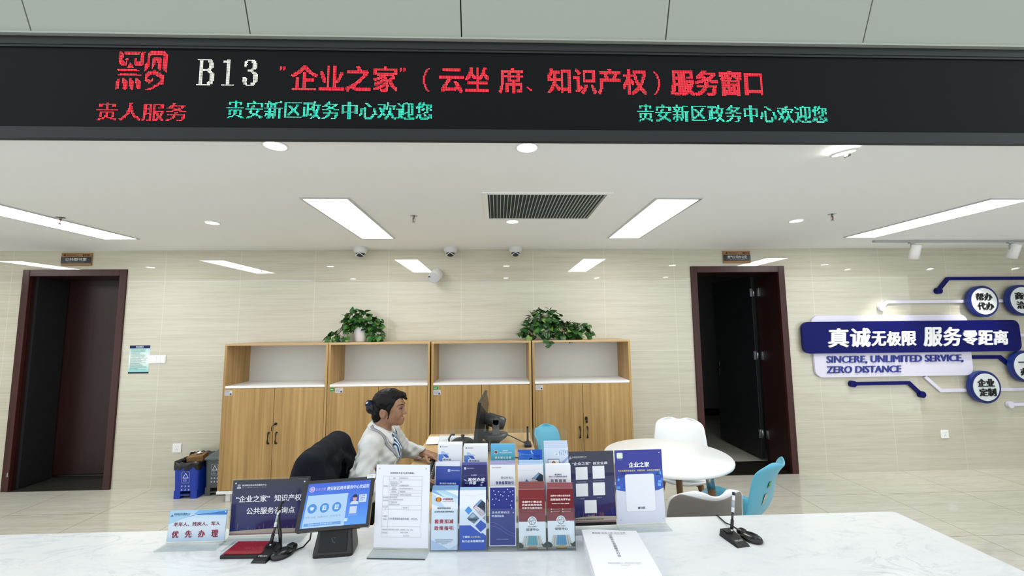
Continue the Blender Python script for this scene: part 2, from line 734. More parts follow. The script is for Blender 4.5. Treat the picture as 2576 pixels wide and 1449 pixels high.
# dim rooms behind the two doorways
b = B()
b.bx(-5.6, -5.5, D + WT, D + 2.4, 0, ZC + .1).bx(-3.6, -3.5, D + WT, D + 2.4, 0, ZC + .1)
b.bx(-5.6, -3.5, D + 2.4, D + 2.5, 0, ZC + .1).bx(-5.6, -3.5, D + WT - .02, D + 2.5, ZC + .1, ZC + .2)
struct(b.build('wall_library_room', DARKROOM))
b = B()
b.bx(0.9, 1.0, D + WT, D + 3.0, 0, ZC + .1).bx(4.2, 4.3, D + WT, D + 3.0, 0, ZC + .1)
b.bx(0.9, 4.3, D + 3.0, D + 3.1, 0, ZC + .1).bx(0.9, 4.3, D + WT - .02, D + 3.1, ZC + .1, ZC + .2)
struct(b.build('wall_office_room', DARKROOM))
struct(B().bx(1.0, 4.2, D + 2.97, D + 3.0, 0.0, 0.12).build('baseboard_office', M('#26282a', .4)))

# sloped grey metal panels above the display
sl = math.radians(67)
gray_panel = M('#999f96', 0.45, 0, 0.3, name='coated_bulkhead_panel')
b = B()
for i in range(-8, 9):
    x0 = -0.157 + i * 0.95
    T = TR(0, 1.791, 2.935, rx=PI / 2 + PI / 2 - sl)
    b.add([(x0 + .003, 0, 0), (x0 + .947, 0, 0), (x0 + .947, 1.6, 0), (x0 + .003, 1.6, 0),
           (x0 + .003, 0, -.02), (x0 + .947, 0, -.02), (x0 + .947, 1.6, -.02), (x0 + .003, 1.6, -.02)],
          [(0, 1, 2, 3), (4, 7, 6, 5), (0, 4, 5, 1), (2, 6, 7, 3), (0, 3, 7, 4), (1, 5, 6, 2)], 0, T)
    if i == 0:
        b.add([(-7.5, 0, -.024), (7.5, 0, -.024), (7.5, 1.6, -.024), (-7.5, 1.6, -.024)], [(0, 1, 2, 3)], 1, T)
b.bx(-7.5, 7.5, 1.778, 1.805, 2.930, 2.938, 0)
struct(b.build('trim_1', [gray_panel, M('#3a3d3a', .8)]))
struct(B().bx(-7.5, 7.5, 1.856, 1.90, ZC + .081, 3.1).build('trim_2', BLACK_M))


# ---- doors
def door_frame(b, x0, x1, zt):
    w = FRW
    y0, y1 = D - 0.018, D + WT - 0.02
    for s0, s1 in ((x0, x0 + w), (x1 - w, x1)):
        b.bx(s0, s1, y0, D + 0.02, 0.0, zt, 0, 0.004)
    b.bx(x0 + w, x1 - w, y0 + .001, D + 0.02, zt - w, zt, 0, 0.004)
    b.bx(x0 + w - .03, x0 + w, D + .0205, y1, 0, zt - w, 1)
    b.bx(x1 - w, x1 - w + .03, D + .0205, y1, 0, zt - w, 1)
    b.bx(x0 + w - .03, x1 - w + .03, D + .0205, y1, zt - w, zt - w + .03, 1)
    return b


d1 = bpy.data.objects.new('door_1', None)
COL.objects.link(d1)
struct(d1)
door_frame(B(), *LD).build('door_frame', [DOORF, DOORM], d1)
B().bx(LD[0] + .06, LD[1] - .06, D - .016, D + WT, -.01, .004).build('threshold', M('#33332f', .25), d1)
lf = B().box((0.46, 0, 1.12), (0.92, 0.045, 2.2), 0, 0.003).build('door_leaf', DOORM, d1, (-5.0, D + WT - 0.02, 0.012))
lf.rotation_euler = (0, 0, 0.05)
B().box((.78, -.03, 2.12), (.03, .03, .012)).box((.83, -.026, 2.125), (.06, .012, .004)).build('door_closer', METAL, lf)
B().bx(LD[0] + FRW, LD[0] + FRW + .03, D + .05, D + WT - .05, .01, LD[2] - FRW).build('jamb_panel', BLACK_M, d1)
B().box((LD[0] + FRW - .012, D - .017, .17), (.012, .01, .04)).build('strike_plate', METAL, d1)

d2 = bpy.data.objects.new('door_2', None)
COL.objects.link(d2)
struct(d2)
door_frame(B(), *RD).build('door_frame', [DOORF, DOORM], d2)
B().bx(RD[0] + .06, RD[1] - .06, D - .016, D + WT, -.01, .006).build('threshold', M('#24231f', .2), d2)
lf = B().box((0, 0.46, 1.12), (0.045, 0.92, 2.2), 0, 0.003).build('door_leaf', M('#14161a', .45), d2, (RD[1] - FRW - .03, D + WT + .005, 0.012))
b = B()
for sx in (-1,):
    b.cyl((sx * .022, .86, 1.02), (sx * .06, .86, 1.02), .012, n=10).cyl((sx * .055, .86, 1.02), (sx * .055, .74, 1.02), .010, n=10)
    b.box((sx * .026, .86, 1.0), (.008, .05, .2), 0, .003)
b.build('door_handle', M('#3c3d40', .3, .8), lf)
for z in (0.32, 1.25, 2.02):
    b = B().cyl((RD[1] - FRW - .036, D + WT - .015, z - .05), (RD[1] - FRW - .036, D + WT - .015, z + .05), .008, n=10)
    b.box((RD[1] - FRW - .004, D + WT - .05, z), (.006, .05, .1))
    b.box((RD[1] - FRW - .055, D + WT + .002, z), (.04, .006, .1))
    b.build('hinge', METAL, d2)

# ================================================================== LED display
led = thing('led_display', 'long black dot-matrix display hanging over the service counter, showing red, white and green lines', 'display', (0, 1.805, 2.4557))
led.scale = (.95, .95, .95)     # module pitch 5.2 mm
LX0, LX1 = -3.4, 3.6
frame_m = M('#16181b', 0.45, 0.0, .3)
b = B()
b.bx(LX0, LX1, -.012, .012, -.004, .055, 0, .003)
b.bx(LX0, LX1, -.010, .05, .458, .498, 0, .003)
b.bx(LX0, LX0 + .05, -.010, .05, .05, .46).bx(LX1 - .05, LX1, -.010, .05, .05, .46)
b.bx(LX0 + .04, LX1 - .04, -.006, .05, .447, .46)
b.build('housing', frame_m, led)
g = N('led_module_face', 0.6, 0.1)
w1 = g.n('ShaderNodeTexChecker')
w1.inputs['Scale'].default_value = 1.0
g.l(g.coord((1 / .0054, 1, 1 / .0054)), w1.inputs['Vector'])
w1.inputs['Color1'].default_value = lin('#08090c')
w1.inputs['Color2'].default_value = lin('#0c0f12')
g.base(w1.outputs['Color'])
B().bx(LX0 + .05, LX1 - .05, .0, .03, .055, .447).build('led_panel', g.m, led)
PITCH = 0.00545


def raster(tris, nx, ny, x0, y0, px, py):
    """which dot centres of an nx by ny grid fall inside the triangles"""
    out = np.zeros((ny, nx), bool)
    for t in tris:
        (ax, ay), (bx_, by), (cx, cy) = t
        i0 = max(0, int((min(ax, bx_, cx) - x0) / px) - 1)
        i1 = min(nx, int((max(ax, bx_, cx) - x0) / px) + 2)
        j0 = max(0, int((min(ay, by, cy) - y0) / py) - 1)
        j1 = min(ny, int((max(ay, by, cy) - y0) / py) + 2)
        if i1 <= i0 or j1 <= j0:
            continue
        gx, gy = np.meshgrid(x0 + (np.arange(i0, i1) + .5) * px, y0 + (np.arange(j0, j1) + .5) * py)
        s1 = (bx_ - ax) * (gy - ay) - (by - ay) * (gx - ax)
        s2 = (cx - bx_) * (gy - by) - (cy - by) * (gx - bx_)
        s3 = (ax - cx) * (gy - cy) - (ay - cy) * (gx - cx)
        out[j0:j1, i0:i1] |= ((s1 >= 0) & (s2 >= 0) & (s3 >= 0)) | ((s1 <= 0) & (s2 <= 0) & (s3 <= 0))
    return out


def fan(fs, vs):
    for f in fs:
        for i in range(1, len(f) - 1):
            yield (vs[f[0]], vs[f[i]], vs[f[i + 1]])


def dots(name, cells, x0, ztop, mat):
    """cells[row from top][col] -> small round lamps standing on the panel"""
    b = B()
    r = PITCH * 0.36
    ring = [(r * math.cos(PI / 4 * k + PI / 8), r * math.sin(PI / 4 * k + PI / 8)) for k in range(8)]
    for j, row in enumerate(cells):
        for i, v in enumerate(row):
            if v:
                cx, cz = x0 + (i + .5) * PITCH, ztop - (j + .5) * PITCH
                b.add([(cx + u, -.0012, cz + v2) for u, v2 in ring], [tuple(range(8))])
    return b.build(name, mat, led, normals=False)


def led_text(name, txt, x0, x1, zt, rows, mat, bold):
    """one line of text fitted to x0..x1 with its top at zt"""
    nx = int(round((x1 - x0) / PITCH))
    vs, fs = text_mesh(txt, 0.0, 3)
    mn, mx = vs.min(0), vs.max(0)
    tri = list(fan(fs, vs[:, :2].tolist()))
    px, py = (mx[0] - mn[0]) / nx, (mx[1] - mn[1]) / rows
    cells = raster(tri, nx, rows, mn[0], mn[1], px, py)
    for k in range(1 if bold < 3 else 2):
        c2 = cells.copy()
        c2[:, 1:] |= cells[:, :-1]
        cells = c2
    if bold > 1:
        c2 = cells.copy()
        c2[1:] |= cells[:-1]
        cells = c2
    cells = cells[::-1]
    n = len(txt)
    for i in range(n):
        a, e = round(nx * i / n), round(nx * (i + 1) / n)
        dots(name, cells[:, a:e], x0 + a * PITCH, zt, mat)


RED = M('#ff2434', .5, emit=1.9, name='red_led')
GREEN = M('#35e8b4', .5, emit=1.45, name='green_led')
WLED = M('#fbffe6', .5, emit=1.6, name='white_led')
LZ = 2.5
led_text('red_character', '贵人服务', -1.857, -1.447, 2.677 - LZ, 16, RED, 1)
led_text('green_character', '贵安新区政务中心欢迎您', -1.267, -0.308, 2.692 - LZ, 16, GREEN, 1)
led_text('green_character', '贵安新区政务中心欢迎您', 0.685, 1.631, 2.692 - LZ, 16, GREEN, 1)
led_text('red_character', '企业之家', -0.975, -0.475, 2.872 - LZ, 24, RED, 2)
led_text('red_character', '云坐', -0.275, -0.035, 2.872 - LZ, 24, RED, 2)
led_text('red_character', '席', 0.012, 0.13, 2.872 - LZ, 24, RED, 2)
led_text('red_character', '知识产权', 0.25, 0.735, 2.872 - LZ, 24, RED, 2)
led_text('red_character', '服务窗口', 0.855, 1.318, 2.870 - LZ, 24, RED, 3)


def art(rows):
    return [[c not in ' .' for c in r] for r in rows]


quote = art(['##.##', '##.##', '##.##', '#..#.'])
dots('red_character', quote, -1.029, 2.866 - LZ, RED)
dots('red_character', quote, -0.462, 2.866 - LZ, RED)
par = ['....##', '...##.', '..##..', '..##..', '.##...', '.##...', '.##...', '##....', '##....', '##....', '##....', '##....',
       '##....', '##....', '##....', '.##...', '.##...', '.##...', '..##..', '..##..', '...##.', '....##']
dots('red_character', art(par), -0.352, 2.866 - LZ, RED)
dots('red_character', art([r[::-1] for r in par]), 0.772, 2.862 - LZ, RED)
dots('red_character', art(['##....', '.##...', '..###.', '...##.']), 0.147, 2.776 - LZ, RED)
b13 = ['############....', '..###....####...', '..###.....####..', '..###.....####..', '..###.....####..', '..###.....####..',
       '..###....####...', '..##########....', '..###....####...', '..###.....####..', '..###......####.', '..###......####.',
       '..###......####.', '..###......####.', '..###......####.', '..###.....####..', '..###....#####..', '############....']
one = ['......###.......', '...######.......', '......###.......', '......###.......', '......###.......', '......###.......', '......###.......', '......###.......',
       '......###.......', '......###.......', '......###.......', '......###.......', '......###.......', '......###.......', '......###.......', '......###.......', '......###.......', '..###########...']
three = ['....#######.....', '..###...####....', '..##.....####...', '..###....####...', '..##.....####...', '.........####...', '........####....', '.....#####......',
         '........####....', '.........####...', '..........####..', '..........####..', '.###......####..', '.####.....####..', '.####.....####..', '.###......###...', '..###...####....', '....#######.....']
for k, glyph in enumerate((b13, one, three)):
    st2 = []
    for i, r in enumerate(glyph):
        st2.append(r)
        if i % 3 == 1:
            st2.append(r)
    dots('white_character', art(st2), -1.413 + k * 19 * PITCH, 2.897 - LZ, WLED)
# seal-like red emblem, drawn as outlines and turned into dots
em = [[(105, 70), (180, 120), (178, 260), (235, 290), (215, 240), (245, 205), (290, 212), (255, 260), (262, 330), (235, 355), (145, 355), (95, 280)],
      [(180, 92), (480, 92), (470, 140), (205, 140)],
      [(540, 80), (575, 95), (545, 130), (545, 330), (510, 358), (400, 358), (370, 300), (372, 215), (400, 200), (430, 215), (425, 270), (470, 285), (495, 250), (495, 100)],
      [(315, 280), (375, 395), (250, 395)], [(80, 410), (175, 415), (430, 415), (505, 462), (110, 462)],
      [(150, 505), (445, 505), (470, 525), (550, 512), (520, 550), (80, 545)],
      [(95, 590), (150, 600), (150, 785), (65, 808), (90, 775)], [(190, 590), (240, 590), (288, 640), (285, 780), (265, 815), (210, 780)],
      [(310, 590), (350, 590), (400, 650), (400, 780), (385, 812), (330, 780)], [(425, 590), (470, 590), (522, 650), (520, 780), (470, 790), (440, 760)],
      [(610, 130), (665, 75), (910, 75), (968, 125), (965, 370), (975, 400), (960, 490), (895, 410), (900, 160), (865, 142), (705, 142), (665, 170), (662, 310), (640, 395), (580, 465), (570, 400), (575, 310), (610, 300)],
      [(695, 215), (735, 182), (845, 182), (865, 215), (862, 430), (840, 445), (805, 400), (800, 320), (785, 250), (765, 250), (758, 330), (705, 425), (690, 390)],
      [(585, 520), (640, 465), (760, 440), (830, 470), (935, 535), (940, 680), (910, 705), (840, 715), (760, 780), (690, 812), (600, 805), (650, 775), (720, 760), (800, 690), (870, 640), (870, 590), (800, 545), (740, 510), (690, 520),
       (640, 560), (640, 600), (700, 620), (720, 580), (750, 580), (750, 625), (690, 685), (600, 650)]]
from mathutils.geometry import tessellate_polygon
trs = []
for p in em:
    for t in tessellate_polygon([[Vector((x, y, 0)) for x, y in p]]):
        trs.append([p[i] for i in t])
ce = raster(trs, 44, 37, 62, 66, 21.2, 20.6)
dots('red_emblem', ce, -1.785, 2.936 - LZ, RED)

# ================================================================== ceiling fittings
EMIT_P = M('#fffefb', .5, emit=PANEL_W, name='lit_diffuser')
EMIT_D = M('#fffdf5', .5, emit=DOWN_W, name='lit_lens')
ALU = M('#cfd2d4', .35, .6)
PG = 'flat panel lights in the ceiling'
for x, lab in ((-1.15, 'rectangular ceiling light left of the air vent'), (1.25, 'rectangular ceiling light right of the air vent'),
               (-3.55, 'rectangular ceiling light at the left edge of the picture, behind a sprinkler'), (3.65, 'rectangular ceiling light above the track spotlights on the right'),
               (-5.95, 'rectangular ceiling light beyond the left edge of the picture')):
    t = thing('panel_light', lab, 'ceiling light', (x, 3.355, ZC), 0, PG)
    W_, H_ = .146, .612
    b = B()
    for a0, a1, c0, c1 in ((-W_ - .018, -W_, -H_ - .018, H_ + .018), (W_, W_ + .018, -H_ - .018, H_ + .018), (-W_, W_, -H_ - .018, -H_), (-W_, W_, H_, H_ + .018)):
        b.bx(a0, a1, c0, c1, -.008, .0)
    b.build('frame', ALU, t)
    B().bx(-W_, W_, -H_, H_, -.004, .0).build('diffuser', EMIT_P, t)

DG = 'round downlights in the ceiling'
dl = [(-1.053, 1.934, 'round downlight under the display, left of its middle', 0), (0.149, 1.940, 'round downlight under the middle of the display', 0),
      (1.753, 1.957, 'tilted round downlight hanging loose from its hole, near the right of the display', 1),
      (-2.316, 3.384, 'small round downlight between the two left ceiling panels', 0), (0.128, 3.355, 'small round downlight beside the air vent', 0),
      (2.524, 3.337, 'small round downlight between the two right ceiling panels', 0),
      (-4.75, 3.38, 'round downlight beyond the left edge of the picture', 0), (4.78, 3.34, 'round downlight beyond the right edge of the picture', 0),
      (-2.5, 1.94, 'round downlight beyond the left end of the display', 0), (3.0, 1.94, 'round downlight beyond the right end of the display', 0)]
for x, y, lab, tilt in dl:
    t = thing('downlight', lab, 'downlight', (x, y, ZC), 0, DG)
    h = -.006 if not tilt else -.028
    T = None if not tilt else TR(0, 0, -.012, ry=math.radians(-9), rx=math.radians(5))
    B().lathe([(.058, 0.004), (.058, -.004), (.050, -.006), (.046, -.003), (.046, .004)], 32, 0, T).build('trim_ring', WHITE_PL, t)
    B().lathe([(.046, -.0028), (.0001, -.0028)], 32, 0, T).build('lens', EMIT_D, t)
    if tilt:
        B().lathe([(.050, -.0006), (.0001, -.0006)], 28, 0).build('open_hole', M('#23221f', .8), t)
        B().box((.04, .03, -.006), (.006, .02, .012), 0, 0, TR(0, 0, 0, ry=.3)).box((.052, .03, -.012), (.012, .014, .01)).build('spring_clip', M('#5a564c', .4, .8), t)

t = thing('air_vent', 'rectangular white ceiling air grille with dark slots', 'air vent', (0.334, 2.943, ZC))
b = B()
for a0, a1, c0, c1 in ((-.43, -.395, -.335, .335), (.395, .43, -.335, .335), (-.395, .395, -.335, -.305), (-.395, .395, .305, .335)):
    b.bx(a0, a1, c0, c1, -.010, 0, 0, .002)
b.build('frame', WHITE_PL, t)
b = B()
for i in range(32):
    x = -.382 + i * .0247
    b.box((x, 0, -.002), (.0035, .61, .018), 0, 0, TR(0, 0, 0) if True else None)
for y in (-.15, .15):
    b.bx(-.395, .395, y - .003, y + .003, .004, .012)
b.build('louvre', M('#c9cccb', .4, .2), t)
B().bx(-.395, .395, -.305, .305, -.0005, -.0001).build('dark_opening', M('#183236', .7), t)

for x, y, lab in ((-3.345, 3.224, 'chrome sprinkler head hanging in front of the leftmost panel light'), (-0.648, 3.183, 'chrome sprinkler head left of the air vent'),
                  (2.672, 3.141, 'chrome sprinkler head beside the right small downlight')):
    t = thing('sprinkler', lab, 'sprinkler', (x, y, ZC), 0, 'fire sprinklers')
    B().lathe([(.0001, -.002), (.026, -.002), (.030, 0)], 20).build('escutcheon', METAL, t)
    b = B().cyl((0, 0, 0), (0, 0, -.018), .008, n=10)
    b.tube([(-.004, 0, -.016), (-.011, 0, -.028), (-.009, 0, -.042), (0, 0, -.05)], .0022, 6).tube([(.004, 0, -.016), (.011, 0, -.028), (.009, 0, -.042), (0, 0, -.05)], .0022, 6)
    b.build('frame', M('#8a867c', .35, .9), t)
    B().cyl((0, 0, -.018), (0, 0, -.046), .0025, n=8).build('glass_bulb', M('#a5352e', .2), t)
    B().cyl((0, 0, -.050), (0, 0, -.053), .014, n=14).build('deflector', METAL, t)

for x, lab in ((-1.468, 'white dome security camera, leftmost of the three along the wall'), (-0.505, 'white dome security camera, middle of the three, above the cylinder camera'),
               (0.199, 'white dome security camera, rightmost of the three along the wall')):
    t = thing('dome_camera', lab, 'security camera', (x, 4.44, ZC), 0, 'dome cameras on the ceiling')
    B().lathe([(.070, 0), (.072, -.012), (.070, -.04), (.058, -.058), (.046, -.064)], 28).build('housing', M('#d6d8d9', .4), t)
    B().lathe([(.046, -.062), (.044, -.078), (.034, -.095), (.018, -.104), (.0001, -.106)], 24).build('dome', M('#2b3036', .08), t)
    B().tube([(.046 * math.sin(a) * 1.02, -.046 * math.cos(a) * .99, -.066 - .03 * abs(math.sin(a))) for a in [(-1.4 + i * .28) for i in range(11)]], .004, 6).build('dome_rim', M('#dfe1e2', .4), t)

t = thing('cylinder_camera', 'white cylindrical security camera mounted on the wall', 'security camera', (-0.666, D, 2.20))
T = TR(0, -.115, -.01, rx=math.radians(-66), rz=-.12)
B().lathe([(.055, .05), (.06, .04), (.06, .0)], 28, 0, TR(0, 0, 0, rx=PI / 2)).lathe([(.0001, .10), (.030, .098), (.052, .085), (.062, .06), (.062, -.09), (.058, -.096)], 32, 0, T).build('housing', M('#e0e1de', .4), t)
B().lathe([(.058, -.094), (.0001, -.097)], 32, 0, T).build('front_glass', M('#b9bcc0', .2), t)
B().box((-.045, -.012, -.097), (.016, .008, .006), 0, 0, T).build('lens_window', BLACK, t)


# ================================================================== wall fittings
def room_sign(x, z, lab, txt, num, eng):
    t = thing('room_sign', lab, 'room sign', (x, D - .014, z), 0, 'door number signs')
    B().bx(-.158, .158, 0, .014, -.07, .07, 0, .002).build('wood_plate', wood('sign_wood_' + num, '#7d5a3a', '#94704c', '#a17c57', 'x', 2), t)
    B().bx(-.156, .156, -.004, 0, -.043, .026, 0, .001).build('dark_panel', M('#17181d', .3), t)
    c = Card(FR(0, -.0042, 0))
    c.text(txt, -.112, .112, .000, .034, '#c9ccd0', .02)
    c.text(eng, -.09, .09, -.031, .011, '#8a8d92', 0)
    c.text('贵安新区政务服务中心', -.095, .01, .047, .014, '#4a2a17', .01)
    c.text(num, .07, .14, .046, .022, '#4a2412', .03)
    c.poly([(-.135, .037), (-.105, .037), (-.112, .045), (-.128, .045)], '#3d1f14')
    c.poly(disc(-.12, .051, .008), '#5a2a1c')
    c.build(t, 'emblem', 'lettering')


room_sign(-4.535, 2.395, 'wooden room sign with a black name panel above the left door', '公共图书室', 'B112', 'Public reading room')
room_sign(2.73, 2.392, 'wooden room sign with a black name panel above the open right door', '燃气公司办公室', 'B113', 'Gas company office')

t = thing('safety_notice', 'pale green printed safety notice with navy bands on the wall beside the left door', 'notice', (-3.807, D - .003, 1.32))
g = N('notice_print', .45, .3)
sp = g.n('ShaderNodeSeparateXYZ')
g.l(g.coord(), sp.inputs[0])
mr = g.n('ShaderNodeMapRange')
mr.inputs[1].default_value, mr.inputs[2].default_value = -.15, .15
g.l(sp.outputs['Z'], mr.inputs[0])
g.base(g.ramp(mr.outputs[0], [(0.05, '#8fd0cc'), (.4, '#e6efef'), (.6, '#e8efef'), (.9, '#a9dcda')]))
B().bx(-.105, .105, 0, .003, -.147, .147).build('sheet', g.m, t)
c = Card(FR(0, -.0002, 0))
c.rect(-.105, .116, .105, .147, '#141450')
c.rect(-.105, -.147, .105, -.133, '#0b1230')
c.bars(-.09, .092, .107, 20, .0112, .0062, '#4f8f8c', 3, .55)
c.text('安全提示', -.04, .04, .131, .02, '#dfe4f5', .02)
c.build(t)

t = thing('light_switch', 'white three-gang light switch partly behind the safety notice', 'light switch', (-3.622, D, 1.318))
B().bx(-.088, .091, -.008, 0, -.043, .043, 0, .003).build('plate', WHITE_PL, t)
for k in range(3):
    B().bx(-.045 + k * .044, -.045 + k * .044 + .042, -.012, -.008, -.036, .036, 0, .0015).build('rocker', WHITE_PL, t)


def socket(x, z, lab):
    t = thing('wall_socket', lab, 'socket', (x, D, z), 0, 'white wall plates')
    B().bx(-.045, .045, -.009, 0, -.045, .045, 0, .003).build('plate', WHITE_PL, t)
    b = B()
    for u, v, w_, h_, a in ((-.011, .016, .0025, .009, 0), (.011, .016, .0025, .009, 0), (-.009, -.018, .0025, .009, .5), (.009, -.018, .0025, .009, -.5), (0, -.006, .0025, .009, 0)):
        b.box((0, 0, 0), (w_, .001, h_), 0, 0, TR(u, -.0095, v, ry=a))
    b.build('slots', M('#6a6c6e', .6), t)


socket(-3.353, .40, 'white five-hole wall socket above the recycling bins')
socket(4.97, .388, 'white wall socket under the blue slogan board')

# ---- slogan wall on the right
NAVY = M('#040a5c', .35, 0, .15, name='navy_lacquer')
LILAC = M('#dcdaee', .4, name='pale_lilac_board')
SIDE = M('#12307f', .35)


def plate(name, poly, d0, d1, mat, lab, cat, loc, group=None):
    b = B(FR(0, 0, 0))
    b.prism(poly, d0, d1)
    o = b.build(name, mat, None, loc)
    return tag(o, lab, cat, group)


plate('backing_board', [(a - 4.47, c - 1.375) for a, c in rrect(3.53, 1.032, 5.36, 1.715, .085)], .004, .028, LILAC, 'pale lilac rounded board behind the navy slogan board', 'wall board', (4.47, D, 1.375))
t = thing('slogan_board', 'navy rounded wall board with white raised slogan lettering', 'wall sign', (4.66, D, 1.472))
B(FR()).prism(rrect(-1.265, -.176, 1.265, .176, .075), .028, .062).build('board', NAVY, t)


def raised(txt, u0, u1, vc, h, w0, w1, mat, parent, bold=.03, shear=0.0, name='lettering'):
    if ord(txt[0]) > 0x3000 and len(txt) > 1:
        n = len(txt)
        st = (u1 - u0) / (n - .04)
        for i, ch in enumerate(txt):
            raised(ch, u0 + i * st, u0 + i * st + st * .95, vc, h * (.14 if ch == '一' else 1), w0, w1, mat, parent, bold, shear, 'raised_character')
        return
    vs, fs = text_mesh(txt, bold, 3)
    mn, mx = vs.min(0), vs.max(0)
    k, kv = (u1 - u0) / (mx[0] - mn[0]), h / (mx[1] - mn[1])
    P = [(u0 + (x - mn[0]) * k + ((y - mn[1]) * kv) * shear, vc + (y - (mn[1] + mx[1]) / 2) * kv, lay) for x, y, lay in vs]
    cnt = {}
    for f in fs:
        for i in range(len(f)):
            e = (f[i], f[(i + 1) % len(f)])
            k2 = (min(e), max(e))
            cnt.setdefault(k2, []).append(e)
    n = len(P)
    V = [(x, y, w1 + lay * .00012) for x, y, lay in P] + [(x, y, w0) for x, y, lay in P]
    F = list(fs)
    for k2, es in cnt.items():
        if len(es) == 1:
            a, c = es[0]
            F.append((a, a + n, c + n, c))
    b = B(FR())
    b.add(V, F)
    return b.build(name, mat, parent, normals=False)


LW = M('#eef0f4', .35)
ox, oz = 4.66, 1.472
for s_, a, e, vc, h in (('真诚', 3.665, 4.155, 1.468, .215), ('无极限', 4.165, 4.685, 1.452, .165), ('服务', 4.77, 5.21, 1.468, .215), ('零距离', 5.225, 5.76, 1.452, .165)):
    raised(s_, a - ox, e - ox, vc - oz, h, .06, .072, LW, t, .034, .10)
tb = thing('english_slogan', 'navy English slogan lettering under the navy board, on the lilac board', 'lettering', (4.47, D, 1.15))
NAVYT = M('#27348c', .4)
raised('SINCERE, UNLIMITED SERVICE,', 3.66 - 4.47, 5.245 - 4.47, 1.222 - 1.15, .088, .028, .04, NAVYT, tb, .015, .12)
raised('ZERO DISTANCE', 3.655 - 4.47, 4.508 - 4.47, 1.115 - 1.15, .076, .028, .04, NAVYT, tb, .015, .12)


def badge(x, z, l1, l2, lab):
    t = thing('round_badge', lab, 'wall sign', (x, D, z), 0, 'round white badges of the slogan wall')
    b = B(FR())
    b.prism(disc(0, 0, .178, 48), .034, .075).build('rim', SIDE, t)
    b = B(FR())
    b.prism(disc(0, 0, .172, 48), .075, .078).build('navy_ring', M('#0d1d66', .3), t)
    b = B(FR())
    b.prism(disc(0, 0, .150, 48), .078, .083).build('white_face', M('#dfe6ea', .35), t)
    raised(l1, -.10, .092, .05, .085, .083, .092, BLACK, t, .022)
    raised(l2, -.092, .10, -.055, .085, .083, .092, BLACK, t, .022)


badge(5.52, 1.862, '帮办', '代办', 'round white badge above the right end of the slogan board')
badge(5.985, 1.87, '商务', '洽谈', 'round white badge cut by the right picture edge, topmost')
badge(5.425, .905, '企业', '定制', 'round white badge lowest, below the lilac board')
badge(5.93, 1.125, '一窗', '办理', 'round white badge cut by the right picture edge, under the navy board')


def trace(name, pts, w, h, mat, lab, ends, zoff=0.0, r=.036):
    t = thing(name, lab, 'wall ornament', (pts[0][0], D, pts[0][1]), 0, 'circuit-line ornaments of the slogan wall')
    x0, z0 = pts[0]
    q = [Vector((x - x0, z - z0)) for x, z in pts]
    L, R_ = [], []
    for i, p in enumerate(q):
        d0 = (q[i] - q[i - 1]).normalized() if i else (q[1] - q[0]).normalized()
        d1 = (q[i + 1] - q[i]).normalized() if i < len(q) - 1 else d0
        n0, n1 = Vector((-d0.y, d0.x)), Vector((-d1.y, d1.x))
        m = (n0 + n1).normalized()
        k = w / 2 / max(.3, m.dot(n0))
        L.append(p + m * k)
        R_.append(p - m * k)
    b = B(FR())
    b.prism([tuple(p) for p in R_] + [tuple(p) for p in reversed(L)], .004, h)
    b.build('line', mat, t)
    for e in ends:
        b = B(FR())
        b.prism(disc(q[e].x, q[e].y, r, 24), .004, h + .012).build('end_dot', mat, t)


trace('circuit_line', [(5.056, 1.989), (5.19, 2.13), (6.6, 2.128)], .036, .03, NAVY, 'navy circuit line with a dot, topmost above the badges', [0])
trace('circuit_line', [(4.365, 1.80), (4.44, 1.866), (6.4, 1.868)], .034, .025, LILAC, 'pale circuit line with a dot, running behind the upper badges', [0])
trace('circuit_line', [(3.947, .955), (4.601, .958), (4.731, .828)], .036, .03, NAVY, 'navy circuit line with a dot at both ends, under the lilac board', [0, 2])
trace('circuit_line', [(4.80, 1.021), (4.967, .866), (6.4, .868)], .034, .022, LILAC, 'pale circuit line running from the lilac board behind the lowest badge', [])
trace('circuit_line', [(5.366, 1.232), (5.70, 1.23), (5.86, 1.09)], .04, .03, NAVY, 'navy circuit line from the lilac board to the right-hand badge', [])
trace('circuit_line', [(5.75, .70), (6.6, .695)], .034, .025, LILAC, 'pale circuit line with a dot, bottom right of the slogan wall', [0])
trace('circuit_line', [(5.80, 1.475), (6.6, 1.477)], .034, .022, LILAC, 'pale circuit line coming out behind the right end of the slogan board', [])

